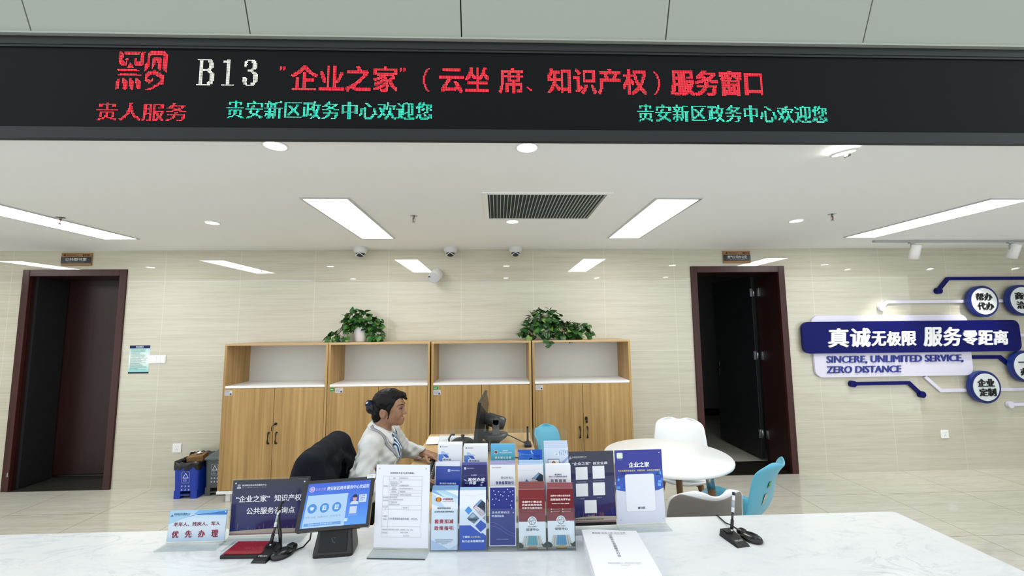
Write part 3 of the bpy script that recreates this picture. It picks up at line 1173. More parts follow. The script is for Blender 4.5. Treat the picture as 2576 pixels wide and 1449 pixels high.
tk = tag(B().bx(0, 4.0, -.018, .018, -.022, 0, 0, .002).build('light_track', M('#a9acac', .35, .3), None, (3.95, 4.145, ZC)), 'grey ceiling track carrying the white spotlights', 'light track')
for x, tilt, lab in ((4.39, 0, 'white track spotlight nearer the open door'), (5.475, .1, 'white track spotlight near the right picture edge'), (6.6, .1, 'white track spotlight beyond the right picture edge')):
    t = thing('track_spotlight', lab, 'spotlight', (x, 4.145, ZC - .022), 0, 'track spotlights')
    B().box((-.03, 0, -.008), (.05, .03, .016), 0, .002).cyl((-.036, 0, -.016), (-.036, 0, -.07), .006, n=8).box((-.036, 0, -.06), (.008, .02, .06)).build('bracket', M('#b9bcbd', .35, .4), t)
    T = TR(0, 0, -.10, rx=.30, ry=tilt)
    B().lathe([(.0001, .075), (.040, .075), (.043, .07), (.043, -.075), (.038, -.075), (.036, -.05)], 28, 0, T).build('lamp_body', M('#eceded', .35), t)
    B().lathe([(.036, -.05), (.0001, -.05)], 24, 0, T).build('lens', M('#fffdf5', .5, emit=25.0), t)
    ld = bpy.data.lights.new('spot', 'SPOT')
    ld.energy = SPOT_W
    ld.spot_size = math.radians(66)
    ld.spot_blend = .9
    ld.shadow_soft_size = .03
    ld.color = (1, .98, .93)
    lo = bpy.data.objects.new('spot_lamp', ld)
    COL.objects.link(lo)
    lo.parent = t
    lo.matrix_local = TR(0, .03, -.185, rx=.30, ry=tilt)

# ================================================================== cabinets
CF = 4.17
CAB_D = .40


def make_cabinet(label):
    t = thing('storage_cabinet', label, 'cabinet', (0, CF, 0), 0, 'oak storage cabinets along the wall')
    w, z0, z1 = .496, .105, 1.485
    b = B()
    b.bx(-w, -w + .022, 0, CAB_D, z0, z1 - .018, 0, .001).bx(w - .022, w, 0, CAB_D, z0, z1 - .018, 0, .001)
    b.bx(-w, w, 0, CAB_D, z1 - .020, z1, 1, .001)
    b.bx(-w + .022, w - .022, .01, CAB_D, z0, z0 + .018)
    b.build('carcass', [OAK, OAK_EDGE], t)
    B().bx(-w + .022, w - .022, CAB_D - .012, CAB_D, z0, z1 - .02).build('back_panel', M('#d9d9d3', .5), t)
    B().bx(-w + .022, w - .022, .0, CAB_D - .012, 1.058, 1.080, 0, .001).build('shelf', WHITE_PL, t)
    B().bx(-w, w, -.012, CAB_D, z0 - .026, z0, 0, .001).build('plinth', WHITE_PL, t)
    for sx in (-1, 1):
        for y in (.05, CAB_D - .06):
            B().bx(sx * .41 - .022, sx * .41 + .022, y - .022, y + .022, 0, z0 - .026, 0, .003).build('foot', WHITE_PL, t)
    for sx in (-1, 1):
        d = B().bx(min(0.002 * sx, sx * (w - .024)), max(0.002 * sx, sx * (w - .024)), -.004, .014, z0 + .004, 1.055, 0, .0012).build('door', OAK, t)
        hx = sx * .037
        b = B()
        b.tube([(hx, -.004, .535), (hx, -.022, .539), (hx - .002, -.024, .56), (hx + .001, -.024, .61), (hx, -.022, .632), (hx, -.004, .636)], [.009, .008, .0055, .0055, .008, .009], 8)
        b.build('handle', BLACK, d)
        if sx > 0:
            B().cyl((.026, -.004, .718), (.026, -.016, .718), .012, n=14).build('lock', BLACK, d)
    return t


cab0 = make_cabinet('oak storage cabinet, leftmost of the four, next to the grey bin')
cabs = [cab0]
CXS = (-2.165, -1.168, -.163, .84)
for x, lab in zip(CXS[1:], ('second oak storage cabinet from the left, behind the seated person', 'third oak storage cabinet from the left, behind the monitor',
                            'oak storage cabinet, rightmost of the four, beside the white round table')):
    cabs.append(copy_thing(cab0, (x, CF, 0), 0, lab))
cab0.location.x = CXS[0]


def sticker(x, z, lab, green):
    t = thing('asset_sticker', lab, 'sticker', (x, CF - .0048, z), 0, 'stickers on the cabinets')
    B().bx(0, .072, -.0004, .0004, -.048, 0).build('paper', M('#c9cbd2', .5), t)
    c = Card(FR(0, -.0006, 0))
    c.bars(.006, .06, -.006, 5, .0072, .004, '#7c7f88', int(x * 7 + 30))
    c.rect(.05, -.044, .066, -.028, '#55484a')
    if green == 1:
        c.rect(-.048, -.028, -.008, 0, '#1f8a4c')
        c.bars(-.045, -.012, -.010, 1, .01, .008, '#bfe0c8', 4, 0)
    if green == 2:
        c.rect(.002, .004, .046, .032, '#1f8a4c')
        c.bars(.006, .042, .022, 1, .01, .008, '#bfe0c8', 5, 0)
    c.build(t, 'print', 'lettering')


sticker(-2.637, 1.040, 'small grey asset sticker on the leftmost cabinet', 0)
sticker(-1.585, 1.048, 'small grey asset sticker with a green tag at its left, on the second cabinet', 1)
sticker(-.635, 1.015, 'small grey asset sticker with a green tag above it, on the third cabinet', 2)
sticker(.372, 1.048, 'small grey asset sticker on the rightmost cabinet', 0)
kr = thing('cabinet_key', 'black key hanging in the lock of the leftmost cabinet', 'key', (CXS[0] + .026, CF - .017, .718))
B().tube([(0, 0, 0), (-.004, -.012, -.004), (-.02, -.014, -.012), (-.026, -.012, -.03)], .0035, 8).box((-.026, -.012, -.045), (.008, .004, .035), 0, .0015).build('key_body', BLACK, kr)
kr = thing('cabinet_key', 'black keys in the lock of the rightmost cabinet', 'key', (CXS[3] + .026, CF - .017, .718))
B().box((0, -.008, .004), (.024, .012, .034), 0, .006).box((.002, -.010, -.028), (.020, .008, .028), 0, .005).build('key_body', BLACK, kr)


# ---- pothos plants
def leaf_geo(b, p, d, nrm, s, mi):
    d = d.normalized()
    x = d.cross(nrm).normalized()
    n = x.cross(d)
    out = [(0, 0), (.34, -.08), (.50, .18), (.46, .48), (.26, .80), (0, 1.12), (-.26, .80), (-.46, .48), (-.50, .18), (-.34, -.08)]
    vs = [p + d * (v * s) + x * (u * s) + n * (s * (-.16 * v * v + .22 * abs(u))) for u, v in out]
    mid = [p + d * (.3 * s) + n * (-.015 * s), p + d * (.7 * s) + n * (-.08 * s)]
    V = vs + mid
    b.add(V, [(0, 1, 2, 10), (0, 10, 8, 9), (2, 3, 11, 10), (8, 10, 11, 7), (3, 4, 11), (7, 11, 6), (4, 5, 11), (6, 11, 5)], mi, None, True)


g = N('pothos_leaf', .38, .45)
g.base(g.ramp(g.noise(g.coord(), 14, 3), [(.3, '#1c3a1c'), (.5, '#2a5526'), (.68, '#43762f')]))
LEAF = g.m
LEAF2 = M('#6d8f3f', .4)
VINE = M('#3c4a24', .6)


def plant(name, lab, loc, spots, hang, seed, dens):
    rnd = random.Random(seed)
    t = thing(name, lab, 'plant', loc, 0)
    B().lathe([(.0001, .0), (.052, .0), (.058, .006), (.080, .15), (.082, .155), (.074, .155), (.066, .13), (.0001, .128)], 32).build('pot', M('#e2e3e6', .3), t)
    B().lathe([(.068, .132), (.0001, .138)], 20).build('soil', M('#2c221a', .9), t)
    f, st = B(), B()
    for (c, r, n) in spots:
        c = Vector(c)
        for _ in range(int(n * dens)):
            a, z = rnd.uniform(0, 2 * PI), rnd.uniform(-.75, 1)
            q = math.sqrt(1 - z * z)
            u = Vector((q * math.cos(a), q * math.sin(a), z))
            rr = rnd.uniform(.55, 1.0)
            p = c + Vector((u.x * r[0], u.y * r[1], u.z * r[2])) * rr
            if p.z < .012:
                p.z = .012 + rnd.random() * .02
            if p.y > .19:
                p.y = .19
            d = (u * .6 + Vector((0, -.35, -.5)) + Vector((rnd.uniform(-.6, .6), rnd.uniform(-.6, .6), rnd.uniform(-.4, .7))))
            nr = (u + Vector((rnd.uniform(-.5, .5), -.4 + rnd.uniform(-.5, .5), .7)))
            leaf_geo(f, p, d, nr, rnd.uniform(.038, .068), 1 if rnd.random() < .07 else 0)
            if rnd.random() < .3:
                st.tube([Vector((c.x * .4, c.y * .4, .14)), (Vector((c.x * .4, c.y * .4, .16)) + p) / 2 + Vector((0, 0, .03)), p], .0022, 5)
    for pts in hang:
        P = [Vector(p) for p in pts]
        st.tube(P, .0026, 6)
        for i in range(1, len(P)):
            for k in range(2):
                p = P[i - 1].lerp(P[i], rnd.random())
                leaf_geo(f, p, Vector((rnd.uniform(-1, 1), -.5, rnd.uniform(-.9, .3))), Vector((rnd.uniform(-.3, .3), -1, .5)), rnd.uniform(.034, .052), 1 if rnd.random() < .1 else 0)
    f.build('foliage', [LEAF, LEAF2], t, normals=False)
    st.build('stems', VINE, t)


plant('potted_pothos', 'green trailing pothos in a white pot on the second cabinet', (-1.415, 4.37, 1.486),
      [((-.03, -.01, .22), (.15, .12, .12), 90), ((.13, -.02, .19), (.10, .09, .08), 28), ((-.13, -.02, .17), (.07, .08, .08), 22), ((.16, -.05, .07), (.09, .06, .07), 26), ((-.27, -.03, .05), (.085, .05, .035), 20)],
      [[(-.05, -.04, .16), (-.13, -.07, .14), (-.15, -.08, .05), (-.20, -.06, .02), (-.30, -.05, .03)],
       [(-.04, -.05, .16), (-.10, -.08, .12), (-.11, -.09, .04), (-.16, -.08, .012), (-.25, -.08, .012)],
       [(.05, -.05, .15), (.10, -.09, .08), (.13, -.08, .02), (.19, -.07, .012), (.22, -.05, .05)],
       [(.05, -.05, .15), (.09, -.08, .10), (.16, -.09, .03), (.20, -.08, .012)]], 3, 1.35)
plant('potted_pothos', 'dark green bushy pothos spreading over the rightmost cabinet', (.50, 4.36, 1.4875),
      [((0, -.02, .20), (.19, .13, .13), 130), ((-.10, -.03, .09), (.17, .12, .09), 60), ((.14, -.03, .09), (.20, .12, .09), 75), ((.33, -.04, .07), (.15, .08, .07), 50), ((.38, -.03, .13), (.09, .06, .05), 16)],
      [[(-.02, -.12, .10), (-.02, -.185, .04), (-.015, -.215, -.03), (-.01, -.215, -.085)],
       [(0, -.12, .10), (.01, -.19, .03), (.02, -.215, -.05)],
       [(.2, -.05, .08), (.4, -.06, .05), (.48, -.05, .07), (.50, -.05, .05)], [(-.15, -.05, .08), (-.26, -.06, .05), (-.29, -.06, .07)]], 11, 1.15)


# ================================================================== bins
def bin_(lab, col, x0, x1, y0, y1, h, lidded):
    t = thing('recycling_bin', lab, 'bin', ((x0 + x1) / 2, (y0 + y1) / 2, 0), 0, 'pedal bins beside the cabinets')
    w, d = (x1 - x0) / 2, (y1 - y0) / 2
    m = M(col, .35)
    b = B()
    k = .93

    def ringp(s, z):
        return [Vector((u, v, z)) for u, v in rrect(-w * s, -d * s, w * s, d * s, .02, 3)]
    # body with a recessed pedal bay in the front
    hb = h * .22
    r0, r1 = ringp(k, hb), ringp(1.0, h)
    ri = ringp(.95, h)
    rb = ringp(.90, hb + .02)
    n = len(r0)
    b.add(r0 + r1 + ri + rb, [(i, (i + 1) % n, n + (i + 1) % n, n + i) for i in range(n)] + [(n + i, n + (i + 1) % n, 2 * n + (i + 1) % n, 2 * n + i) for i in range(n)] +
          [(2 * n + i, 2 * n + (i + 1) % n, 3 * n + (i + 1) % n, 3 * n + i) for i in range(n)] + [tuple(range(3 * n, 4 * n))], 0)
    kw, kd = w * k * .995, d * k * .995
    b.bx(-kw, -kw * .45, -kd, kd, 0, hb + .004).bx(kw * .45, kw, -kd, kd, 0, hb + .004).bx(-kw * .46, kw * .46, -kd + .07, kd, 0, hb + .004)
    b.build('body', m, t)
    B().bx(-kw * .42, kw * .42, -kd - .006, -kd + .065, .028, .042, 0, .004).build('pedal', M('#2a3f86' if not lidded else '#45494c', .4), t)
    if lidded:
        b = B()
        b.bx(-w - .006, w + .006, -d - .008, d, h - .004, h + .022, 0, .008)
        b.add([(-w, -d, h + .02), (w, -d, h + .02), (w, d, h + .02), (-w, d, h + .02), (-w * .8, -d * .6, h + .045), (w * .8, -d * .6, h + .045), (w * .8, d * .9, h + .06), (-w * .8, d * .9, h + .06)],
              [(0, 1, 5, 4), (1, 2, 6, 5), (2, 3, 7, 6), (3, 0, 4, 7), (4, 5, 6, 7)], 0)
        b.build('lid', M('#5c646b', .35), t)
    c = Card(FR(0, -d * .93 - .0005, 0, 0, -.0385))
    s = w / .12
    o = h - .10 if not lidded else h - .07
    c.line(rrect(-.036 * s, o - .075, .036 * s, o + .03, .01) + [(.036 * s, o + .02)], .0025, '#cfd8ea')
    tr = [(-.026 * s, o - .028), (.026 * s, o - .028), (0, o + .018), (-.026 * s, o - .028)]
    c.line(tr, .005, '#dfe6f2')
    c.bars(-.022 * s, .024 * s, o - .042, 2, .011, .007, '#b9c4de', 2, .2)
    for i in range(3):
        for j in range(2):
            u, v = (-.034 + i * .034) * s, o - .105 - j * .034
            c.ring(u, v, .011, .0012, '#9fb0d6', 14)
            c.poly([(u - .005, v - .006), (u + .005, v - .004), (u + .004, v + .007), (u - .002, v + .004)], '#dfe6f2')
    c.build(t, 'recycling_symbols', 'lettering')
    return t


bin_('blue recycling bin with a black bag folded over its rim', '#1238a8', -3.150, -2.915, 4.275, 4.53, .325, False)
bin_('grey lidded recycling bin between the blue bin and the cabinets', '#4b5154', -2.895, -2.70, 4.335, 4.555, .345, True)
# black bag in the blue bin
rnd = random.Random(5)
b = B()
n = 48
rings = []
for (s, z, j) in ((.84, .20, 0), (.90, .30, .004), (.97, .342, .012), (1.08, .345, .012), (1.10, .315, .018), (1.085, .28, .028)):
    R_ = []
    for i in range(n):
        a = 2 * PI * i / n
        ca, sa = math.cos(a), math.sin(a)
        q = 1 / max(abs(ca) / .1175, abs(sa) / .1275)
        q *= .97 + .03 * math.cos(4 * a)
        R_.append(Vector((-3.0325 + ca * q * s, 4.4025 + sa * q * s * (1 if sa < 0 else .97), z + rnd.uniform(-j, j) + (.03 if z > .3 and sa > .6 else 0) * (1 if z > .34 else .4))))
    rings.append(R_)
V = [p for r in rings for p in r]
F = [(k * n + i, k * n + (i + 1) % n, (k + 1) * n + (i + 1) % n, (k + 1) * n + i) for k in range(len(rings) - 1) for i in range(n)]
F.append(tuple(range(n - 1, -1, -1)))
b.add(V, F, 0, None, True)
o = b.build('bin_bag', M('#15161a', .28), None)
tag(o, 'black plastic bag lining the blue bin, folded over its rim', 'bin bag')
t = thing('tissue_box', 'brown tissue box with a white tissue, thrown on top of the blue bin', 'box', (-3.02, 4.42, .302), .12)
B().box((0, 0, .04), (.15, .10, .07), 0, .003, TR(ry=-.10, rx=.12)).build('carton', M('#8c6840', .6), t)
B().add([(-.03, -.02, .078), (-.01, -.03, .10), (.01, -.01, .085), (.035, -.02, .098), (.03, .02, .082), (0, .025, .10), (-.025, .02, .09)], [(0, 1, 2, 6), (2, 3, 4, 5), (2, 5, 6)], 0).build('tissue', M('#f1f2f4', .8), t)

# ================================================================== service counter
t = thing('service_counter', 'long white marble service counter in the foreground', 'counter', (0, 0, 0))
b = B()
poly = [(-4.6, 1.12), (1.766, 1.12)] + [(1.751 + .015 * math.cos(a), 1.863 + .015 * math.sin(a)) for a in (0, .4, .8, 1.2, 1.57)] + [(-4.6, 1.878)]
b.prism(poly, CZ - .04, CZ)
b.build('worktop', MARBLE, t)
B().bx(-4.58, 1.73, 1.22, 1.80, 0, CZ - .04).build('base_panel', M('#dfe2e4', .4), t)

# ---- desk at right angles to the counter
DZ = .75
t = thing('office_desk', 'light oak desk standing between the seated person and the monitor', 'desk', (-.15, 2.72, 0))
B().bx(-.41, .41, -.80, .80, DZ - .025, DZ, 0, .002).build('desktop', OAK_DESK, t)
for x in (-.37, .37):
    for y in (-.76, .76):
        B().bx(x - .025, x + .025, y - .025, y + .025, 0, DZ - .025, 0, .002).build('leg', WHITE_PL, t)
B().bx(.35, .365, -.72, .72, .28, DZ - .025).build('modesty_panel', OAK, t)


# ================================================================== shell chairs
def shell_pts(nu=15, nt=26):
    prof = [(-.225, .425), (-.205, .448), (-.15, .458), (-.05, .445), (.06, .432), (.14, .44), (.19, .475), (.220, .54), (.245, .62), (.270, .695), (.300, .76), (.338, .812)]
    P = []
    k = len(prof) - 1
    for i in range(nt + 1):
        s = i / nt * k
        j = min(int(s), k - 1)
        f = s - j
        p0, p1 = prof[max(j - 1, 0)], prof[j]
        p2, p3 = prof[j + 1], prof[min(j + 2, k)]
        q = [0.5 * ((2 * p1[c]) + (-p0[c] + p2[c]) * f + (2 * p0[c] - 5 * p1[c] + 4 * p2[c] - p3[c]) * f * f + (-p0[c] + 3 * p1[c] - 3 * p2[c] + p3[c]) * f ** 3) for c in (0, 1)]
        P.append(q)
    rows = []
    for i, (y, z) in enumerate(P):
        t = i / nt
        if t < .42:
            w = .19 + .05 * min(1, t / .2)
        else:
            w = .24 - .055 * (t - .42) / .58
        # rounded front edge and rounded top corners
        if t < .12:
            w *= (1 - ((.12 - t) / .12) ** 3.0 * .35)
        if t > .86:
            w *= max(.05, 1 - ((t - .86) / .14) ** 4) ** .5 if t < .999 else .42
        row = []
        for j in range(nu):
            u = -1 + 2 * j / (nu - 1)
            back = max(0, (t - .5) / .5)
            dy = -.07 * u * u * (back if back < .8 else .8 - (back - .8) * 1.2)
            dz = .035 * abs(u) ** 2.5 * (1 - back) + (.020 * back ** 3) * (math.cos(u * PI * 1.1 + .25) * -.5)
            row.append(Vector((u * w, y + dy, z + dz)))
        rows.append(row)
    return rows


def make_chair(label, main, back, pad, group):
    t = thing('shell_chair', label, 'chair', (0, 0, 0), 0, group)
    rows = shell_pts()
    nt, nu = len(rows), len(rows[0])
    nrm = [[None] * nu for _ in range(nt)]
    for i in range(nt):
        for j in range(nu):
            a = rows[min(i + 1, nt - 1)][j] - rows[max(i - 1, 0)][j]
            c = rows[i][min(j + 1, nu - 1)] - rows[i][max(j - 1, 0)]
            nrm[i][j] = c.cross(a).normalized()      # front / upper side
    F = [(i * nu + j, i * nu + j + 1, (i + 1) * nu + j + 1, (i + 1) * nu + j) for i in range(nt - 1) for j in range(nu - 1)]
    th = .013
    top = [rows[i][j] + nrm[i][j] * th * .5 for i in range(nt) for j in range(nu)]
    bot = [rows[i][j] - nrm[i][j] * th * .5 for i in range(nt) for j in range(nu)]
    n = nt * nu
    ed = [j for j in range(nu)] + [i * nu + nu - 1 for i in range(1, nt)] + [(nt - 1) * nu + j for j in range(nu - 2, -1, -1)] + [i * nu for i in range(nt - 2, 0, -1)]
    b = B()
    b.add(top + bot, F + [tuple(n + q for q in reversed(f)) for f in F] + [(ed[i], ed[(i + 1) % len(ed)], n + ed[(i + 1) % len(ed)], n + ed[i]) for i in range(len(ed))], 0, None, True)
    o = b.build('shell', main, t)
    bv = o.modifiers.new('round_rim', 'SUBSURF')
    bv.levels = bv.render_levels = 1
    if back is not None:
        b = B()
        out = [rows[i][j].lerp(rows[i][nu // 2], .05) - nrm[i][j] * (th * .5 + .003) for i in range(10, nt - 1) for j in range(nu)]
        m_ = nt - 11
        b.add(out, [(i * nu + j, (i + 1) * nu + j, (i + 1) * nu + j + 1, i * nu + j + 1) for i in range(m_ - 1) for j in range(nu - 1)], 0, None, True)
        o = b.build('back_cover', back, t)
        o.modifiers.new('thickness', 'SOLIDIFY').thickness = .004
        o.modifiers.new('smooth', 'SUBSURF').render_levels = 1
    b = B()
    b.box((0, -.03, .462), (.37, .36, .036), 0, .017, None, 4)
    b.build('seat_cushion', pad, t)
    for sx in (-1, 1):
        for sy in (-1, 1):
            B().cyl((sx * .13, sy * .12 - .01, .415), (sx * .21, sy * .20 - .01, 0), .019, .012, 14).build('leg', LEGWOOD, t)
    b = B()
    b.cyl((-.13, -.13, .415), (.13, .11, .415), .009, n=8).cyl((.13, -.13, .405), (-.13, .11, .405), .009, n=8)
    b.build('cross_brace', BLACK, t)
    return t


PLW = M('#eef0f3', .38)
TAUPE = M('#8d8782', .55)
SKY = M('#5bb0cb', .38)
CHG = 'plastic shell chairs'
ch1 = make_chair('white shell chair behind the round table, facing the counter', PLW, None, PLW, CHG)
ch1.location = (1.455, 3.38, 0)
ch1.rotation_euler = (0, 0, math.radians(-24))
ch2 = make_chair('white shell chair with a grey-brown back, close behind the counter', PLW, TAUPE, PLW, CHG)
ch2.location = (1.015, 2.36, 0)
ch2.rotation_euler = (0, 0, math.radians(183))
ch3 = make_chair('light blue shell chair at the right of the round table, seen from behind', SKY, None, SKY, CHG)
ch3.location = (1.455, 2.715, 0)
ch3.rotation_euler = (0, 0, math.radians(219))
c = Card(TR(.05, .248, .61, rz=PI, rx=0) @ Matrix.Rotation(PI / 2 + .32, 4, 'X'))
c.rect(-.03, -.05, .03, .02, '#b9b4a2')
c.rect(-.02, .06, .015, .10, '#4f9a5a')
c.build(ch3, 'paper_labels')
ch4 = copy_thing(ch3, (.60, 3.28, 0), math.radians(58), 'light blue shell chair at the far end of the desk, behind the leaflet rack')
for ch in list(ch4.children):
    if ch.name.startswith('paper_labels'):
        bpy.data.objects.remove(ch)

t = thing('round_table', 'round white table with wooden legs, right of the cabinets', 'table', (1.135, 2.86, 0))
B().lathe([(.0001, .722), (.395, .722), (.41, .73), (.413, .742), (.408, .75), (.0001, .75)], 72, 0).build('tabletop', M('#f6f8f9', .3), t)
B().lathe([(.0001, .69), (.30, .69), (.30, .722)], 40).build('under_frame', M('#d5d7d8', .5), t)
for k in range(4):
    a = PI / 4 + k * PI / 2 + .12
    p0 = Vector((.26 * math.cos(a), .26 * math.sin(a), .70))
    p1 = Vector((.33 * math.cos(a), .33 * math.sin(a), 0))
    q = p0.lerp(p1, .16)
    l = B().cyl(q, p1, .024, .017, 16).build('leg', LEGWOOD, t)
    B().cyl(p0, q, .026, .0255, 16).build('metal_sleeve', METAL, l)

# ================================================================== things on the desk
t = thing('computer_monitor', 'black computer monitor seen from behind on the desk', 'monitor', (-.135, 3.13, DZ))
T = TR(0, 0, .20, ry=math.radians(7), rz=math.radians(-3))
b = B()
b.box((.004, 0, 0), (.022, .56, .335), 0, .004, T)
b.add([(.015, -.26, -.15), (.015, .26, -.15), (.015, .26, .15), (.015, -.26, .15), (.045, -.15, -.12), (.045, .15, -.12), (.045, .15, .09), (.045, -.15, .09)],
      [(0, 1, 5, 4), (1, 2, 6, 5), (2, 3, 7, 6), (3, 0, 4, 7), (4, 5, 6, 7)], 0, T)
b.build('housing', M('#1b1c1d', .3), t)
B().box((-.0075, 0, .004), (.001, .535, .305), 0, 0, T).build('screen', M('#223044', .15, emit=.25), t)
c = Card(T @ TR(.0462, -.09, -.04) @ Matrix.Rotation(PI / 2, 4, 'Z') @ Matrix.Rotation(PI / 2, 4, 'X'))
c.rect(-.045, -.035, -.005, .02, '#2d9a5c')
c.bars(-.042, -.008, .012, 3, .014, .008, '#bfe5cc', 2, .2)
c.build(t, 'green_sticker')
b = B().box((.055, 0, .10), (.02, .06, .20), 0, .004).box((.05, 0, .008), (.17, .24, .014), 0, .006)
b.build('stand', M('#1b1c1d', .35), t)

t = thing('conference_camera', 'black video conference camera on its foot, just right of the monitor', 'webcam', (-.03, 3.02, DZ))
g_ = M('#2f3236', .35)
T = TR(0, 0, .105)
B().lathe([(.0001, -.105), (.030, -.105), (.028, -.06), (.045, -.04), (.085, -.012), (.10, .006), (.095, .018), (.0001, .022)], 32, 0, T @ Matrix.Diagonal((1, .8, 1, 1))).build('base', g_, t)
for sy in (-1, 1):
    B().box((.012, sy * .052, .175), (.05, .012, .11), 0, .005).cyl((.012, sy * .046, .215), (.012, sy * .058, .215), .025, n=18).build('yoke', M('#55585c', .35), t)
T = TR(.012, 0, .205, ry=math.radians(-72))
B().lathe([(.0001, -.07), (.038, -.066), (.046, -.05), (.046, .055), (.040, .062), (.040, .085), (.036, .09), (.0001, .09)], 28, 0, T).build('camera_head', g_, t)
B().lathe([(.033, .0905), (.0001, .094)], 20, 0, T).build('lens', M('#0a0a0c', .05), t)
tag(B().tube([(.065, 3.02, .86), (.10, 3.04, .84), (.18, 3.10, .785), (.21, 3.12, .775)], .004, 8).build('camera_cable', BLACK), 'black cable slanting from the conference camera down to the right', 'cable')
tag(B().tube([(.0, 2.92, .80), (.045, 2.90, .80), (.07, 2.88, .765), (.09, 2.86, .756), (.20, 2.80, .756)], .0035, 8).build('usb_cable', BLACK), 'black cable curling in front of the conference camera on the desk', 'cable')
t = thing('wireless_receiver', 'small black receiver with an upright antenna on the desk', 'receiver', (.215, 3.13, DZ))
B().box((0, 0, .012), (.05, .09, .024), 0, .004).build('case', BLACK, t)
B().box((0, .0, .075), (.014, .012, .13), 0, .003).box((0, 0, .03), (.02, .018, .03), 0, .004).build('antenna', BLACK, t)

t = thing('office_phone', 'black desk phone on the papers behind the leaflet rack', 'phone', (-.27, 3.24, DZ))
B().lathe([(.0001, 0), (.095, 0), (.092, .012), (.06, .032), (.02, .040), (.0001, .041)], 28).build('body', BLACK, t)
B().lathe([(.010, .038), (.010, .048), (.016, .056), (.014, .062), (.0001, .064)], 18).build('knob', BLACK, t)

for k, (x, y, r, lab) in enumerate(((-.40, 3.31, .05, 'white printed sheet on the far end of the desk, on top of another'), (-.33, 3.35, -.03, 'white printed sheet on the far end of the desk, under another'))):
    t = thing('paper_sheet', lab, 'paper', (x, y, DZ + .0006 + (1 - k) * .0062), r, 'papers on the desk')
    B().add([(-.148, -.105, 0), (.148, -.105, 0), (.148, .105, 0), (-.148, .105, .004)], [(0, 1, 2, 3)]).build('sheet', PAPER, t)
    if k == 0:
        c = Card(TR(0, 0, .0004) @ Matrix.Rotation(-PI / 2, 4, 'Z'))
        c.bars(-.08, .08, .11, 12, .012, .005, '#9aa0ac', 8, .5)
        c.build(t, 'print')

t = thing('keyboard', 'black keyboard under the hands of the seated person', 'keyboard', (-.365, 2.62, DZ), PI / 2 + .04)
B().box((0, 0, .010), (.44, .15, .018), 0, .005).build('base', M('#101114', .5), t)
b = B()
for r in range(5):
    for k in range(15):
        b.box((-.205 + k * .0293 + (r % 3) * .002, -.055 + r * .0265, .022), (.024, .021, .008), 0, .002)
b.build('keys', M('#1d1f23', .45), t)
c = Card(TR(0, 0, .0262))
for r in range(5):
    for k in range(15):
        c.rect(-.209 + k * .0293, -.053 + r * .0265, -.204 + k * .0293, -.047 + r * .0265, '#c9ccd2', False)
c.build(t, 'key_legends')
t = thing('computer_mouse', 'black computer mouse under the right hand of the seated person', 'mouse', (-.385, 2.335, DZ))
B().ell((0, 0, .012), (.055, .032, .024), 0).build('shell', BLACK, t)
tag(B().tube([(-.30, 2.88, DZ + .01), (-.33, 2.92, .80), (-.34, 2.94, .86), (-.325, 2.95, .885), (-.30, 2.95, .885)], .007, 8).build('gooseneck_lamp', BLACK), 'thin black bent arm beside the upper left leaflets', 'desk arm')

# ================================================================== things on the counter
ACW = acrylic('acrylic_pale', '#fcfefe', 0.10)
PINW = M('#e8eaf0', .3)


def stand_base(t, w, depth=.055, m=None, back=.0):
    """clear foot plate and upright sheet of a sign holder"""
    b = B()
    b.bx(-w / 2 - .004, w / 2 + .004, -depth, .012, 0, .004, 0, .0012)
    b.bx(-w / 2 - .004, w / 2 + .004, -depth, -depth + .004, .0, .009, 0, .001)
    b.build('foot_plate', m or ACW, t)


def sign_stand(name, lab, cat, loc, rz, w, h, z0, lean, margin=.005):
    t = thing(name, lab, cat, loc, rz)
    stand_base(t, w)
    T = FR(0, 0, z0, 0, lean)
    b = B(T)
    b.prism([(-w / 2 - margin, -z0 + .003), (w / 2 + margin, -z0 + .003), (w / 2 + margin, h + margin), (-w / 2 - margin, h + margin)], -.0065, -.0035)
    b.build('acrylic_sheet', ACW, t)
    b = B(T)
    b.prism([(-w / 2, 0), (w / 2, 0), (w / 2, h), (-w / 2, h)], -.0033, 0)
    return t, T, b


# -- priority sign
w, h = .222, .113
t, T, b = sign_stand('priority_sign', 'small pale blue acrylic sign with red lettering, leftmost on the counter', 'counter sign', (-1.196, 1.760, CZ), .0, w, h, .010, .10)
g = N('pale_blue_print', .3, .4)
sp = g.n('ShaderNodeSeparateXYZ')
g.l(g.coord(), sp.inputs[0])
mr = g.n('ShaderNodeMapRange')
mr.inputs[1].default_value, mr.inputs[2].default_value = .01, .12
g.l(sp.outputs['Z'], mr.inputs[0])
g.base(g.ramp(mr.outputs[0], [(0, '#a9bfd4'), (.35, '#c8d2de'), (.7, '#c3d3e2'), (1, '#9fc3dc')]))
b.build('print_card', g.m, t)
c = Card(T)


def uv(fx, fy):
    return (-w / 2 + fx * w, fy * h)


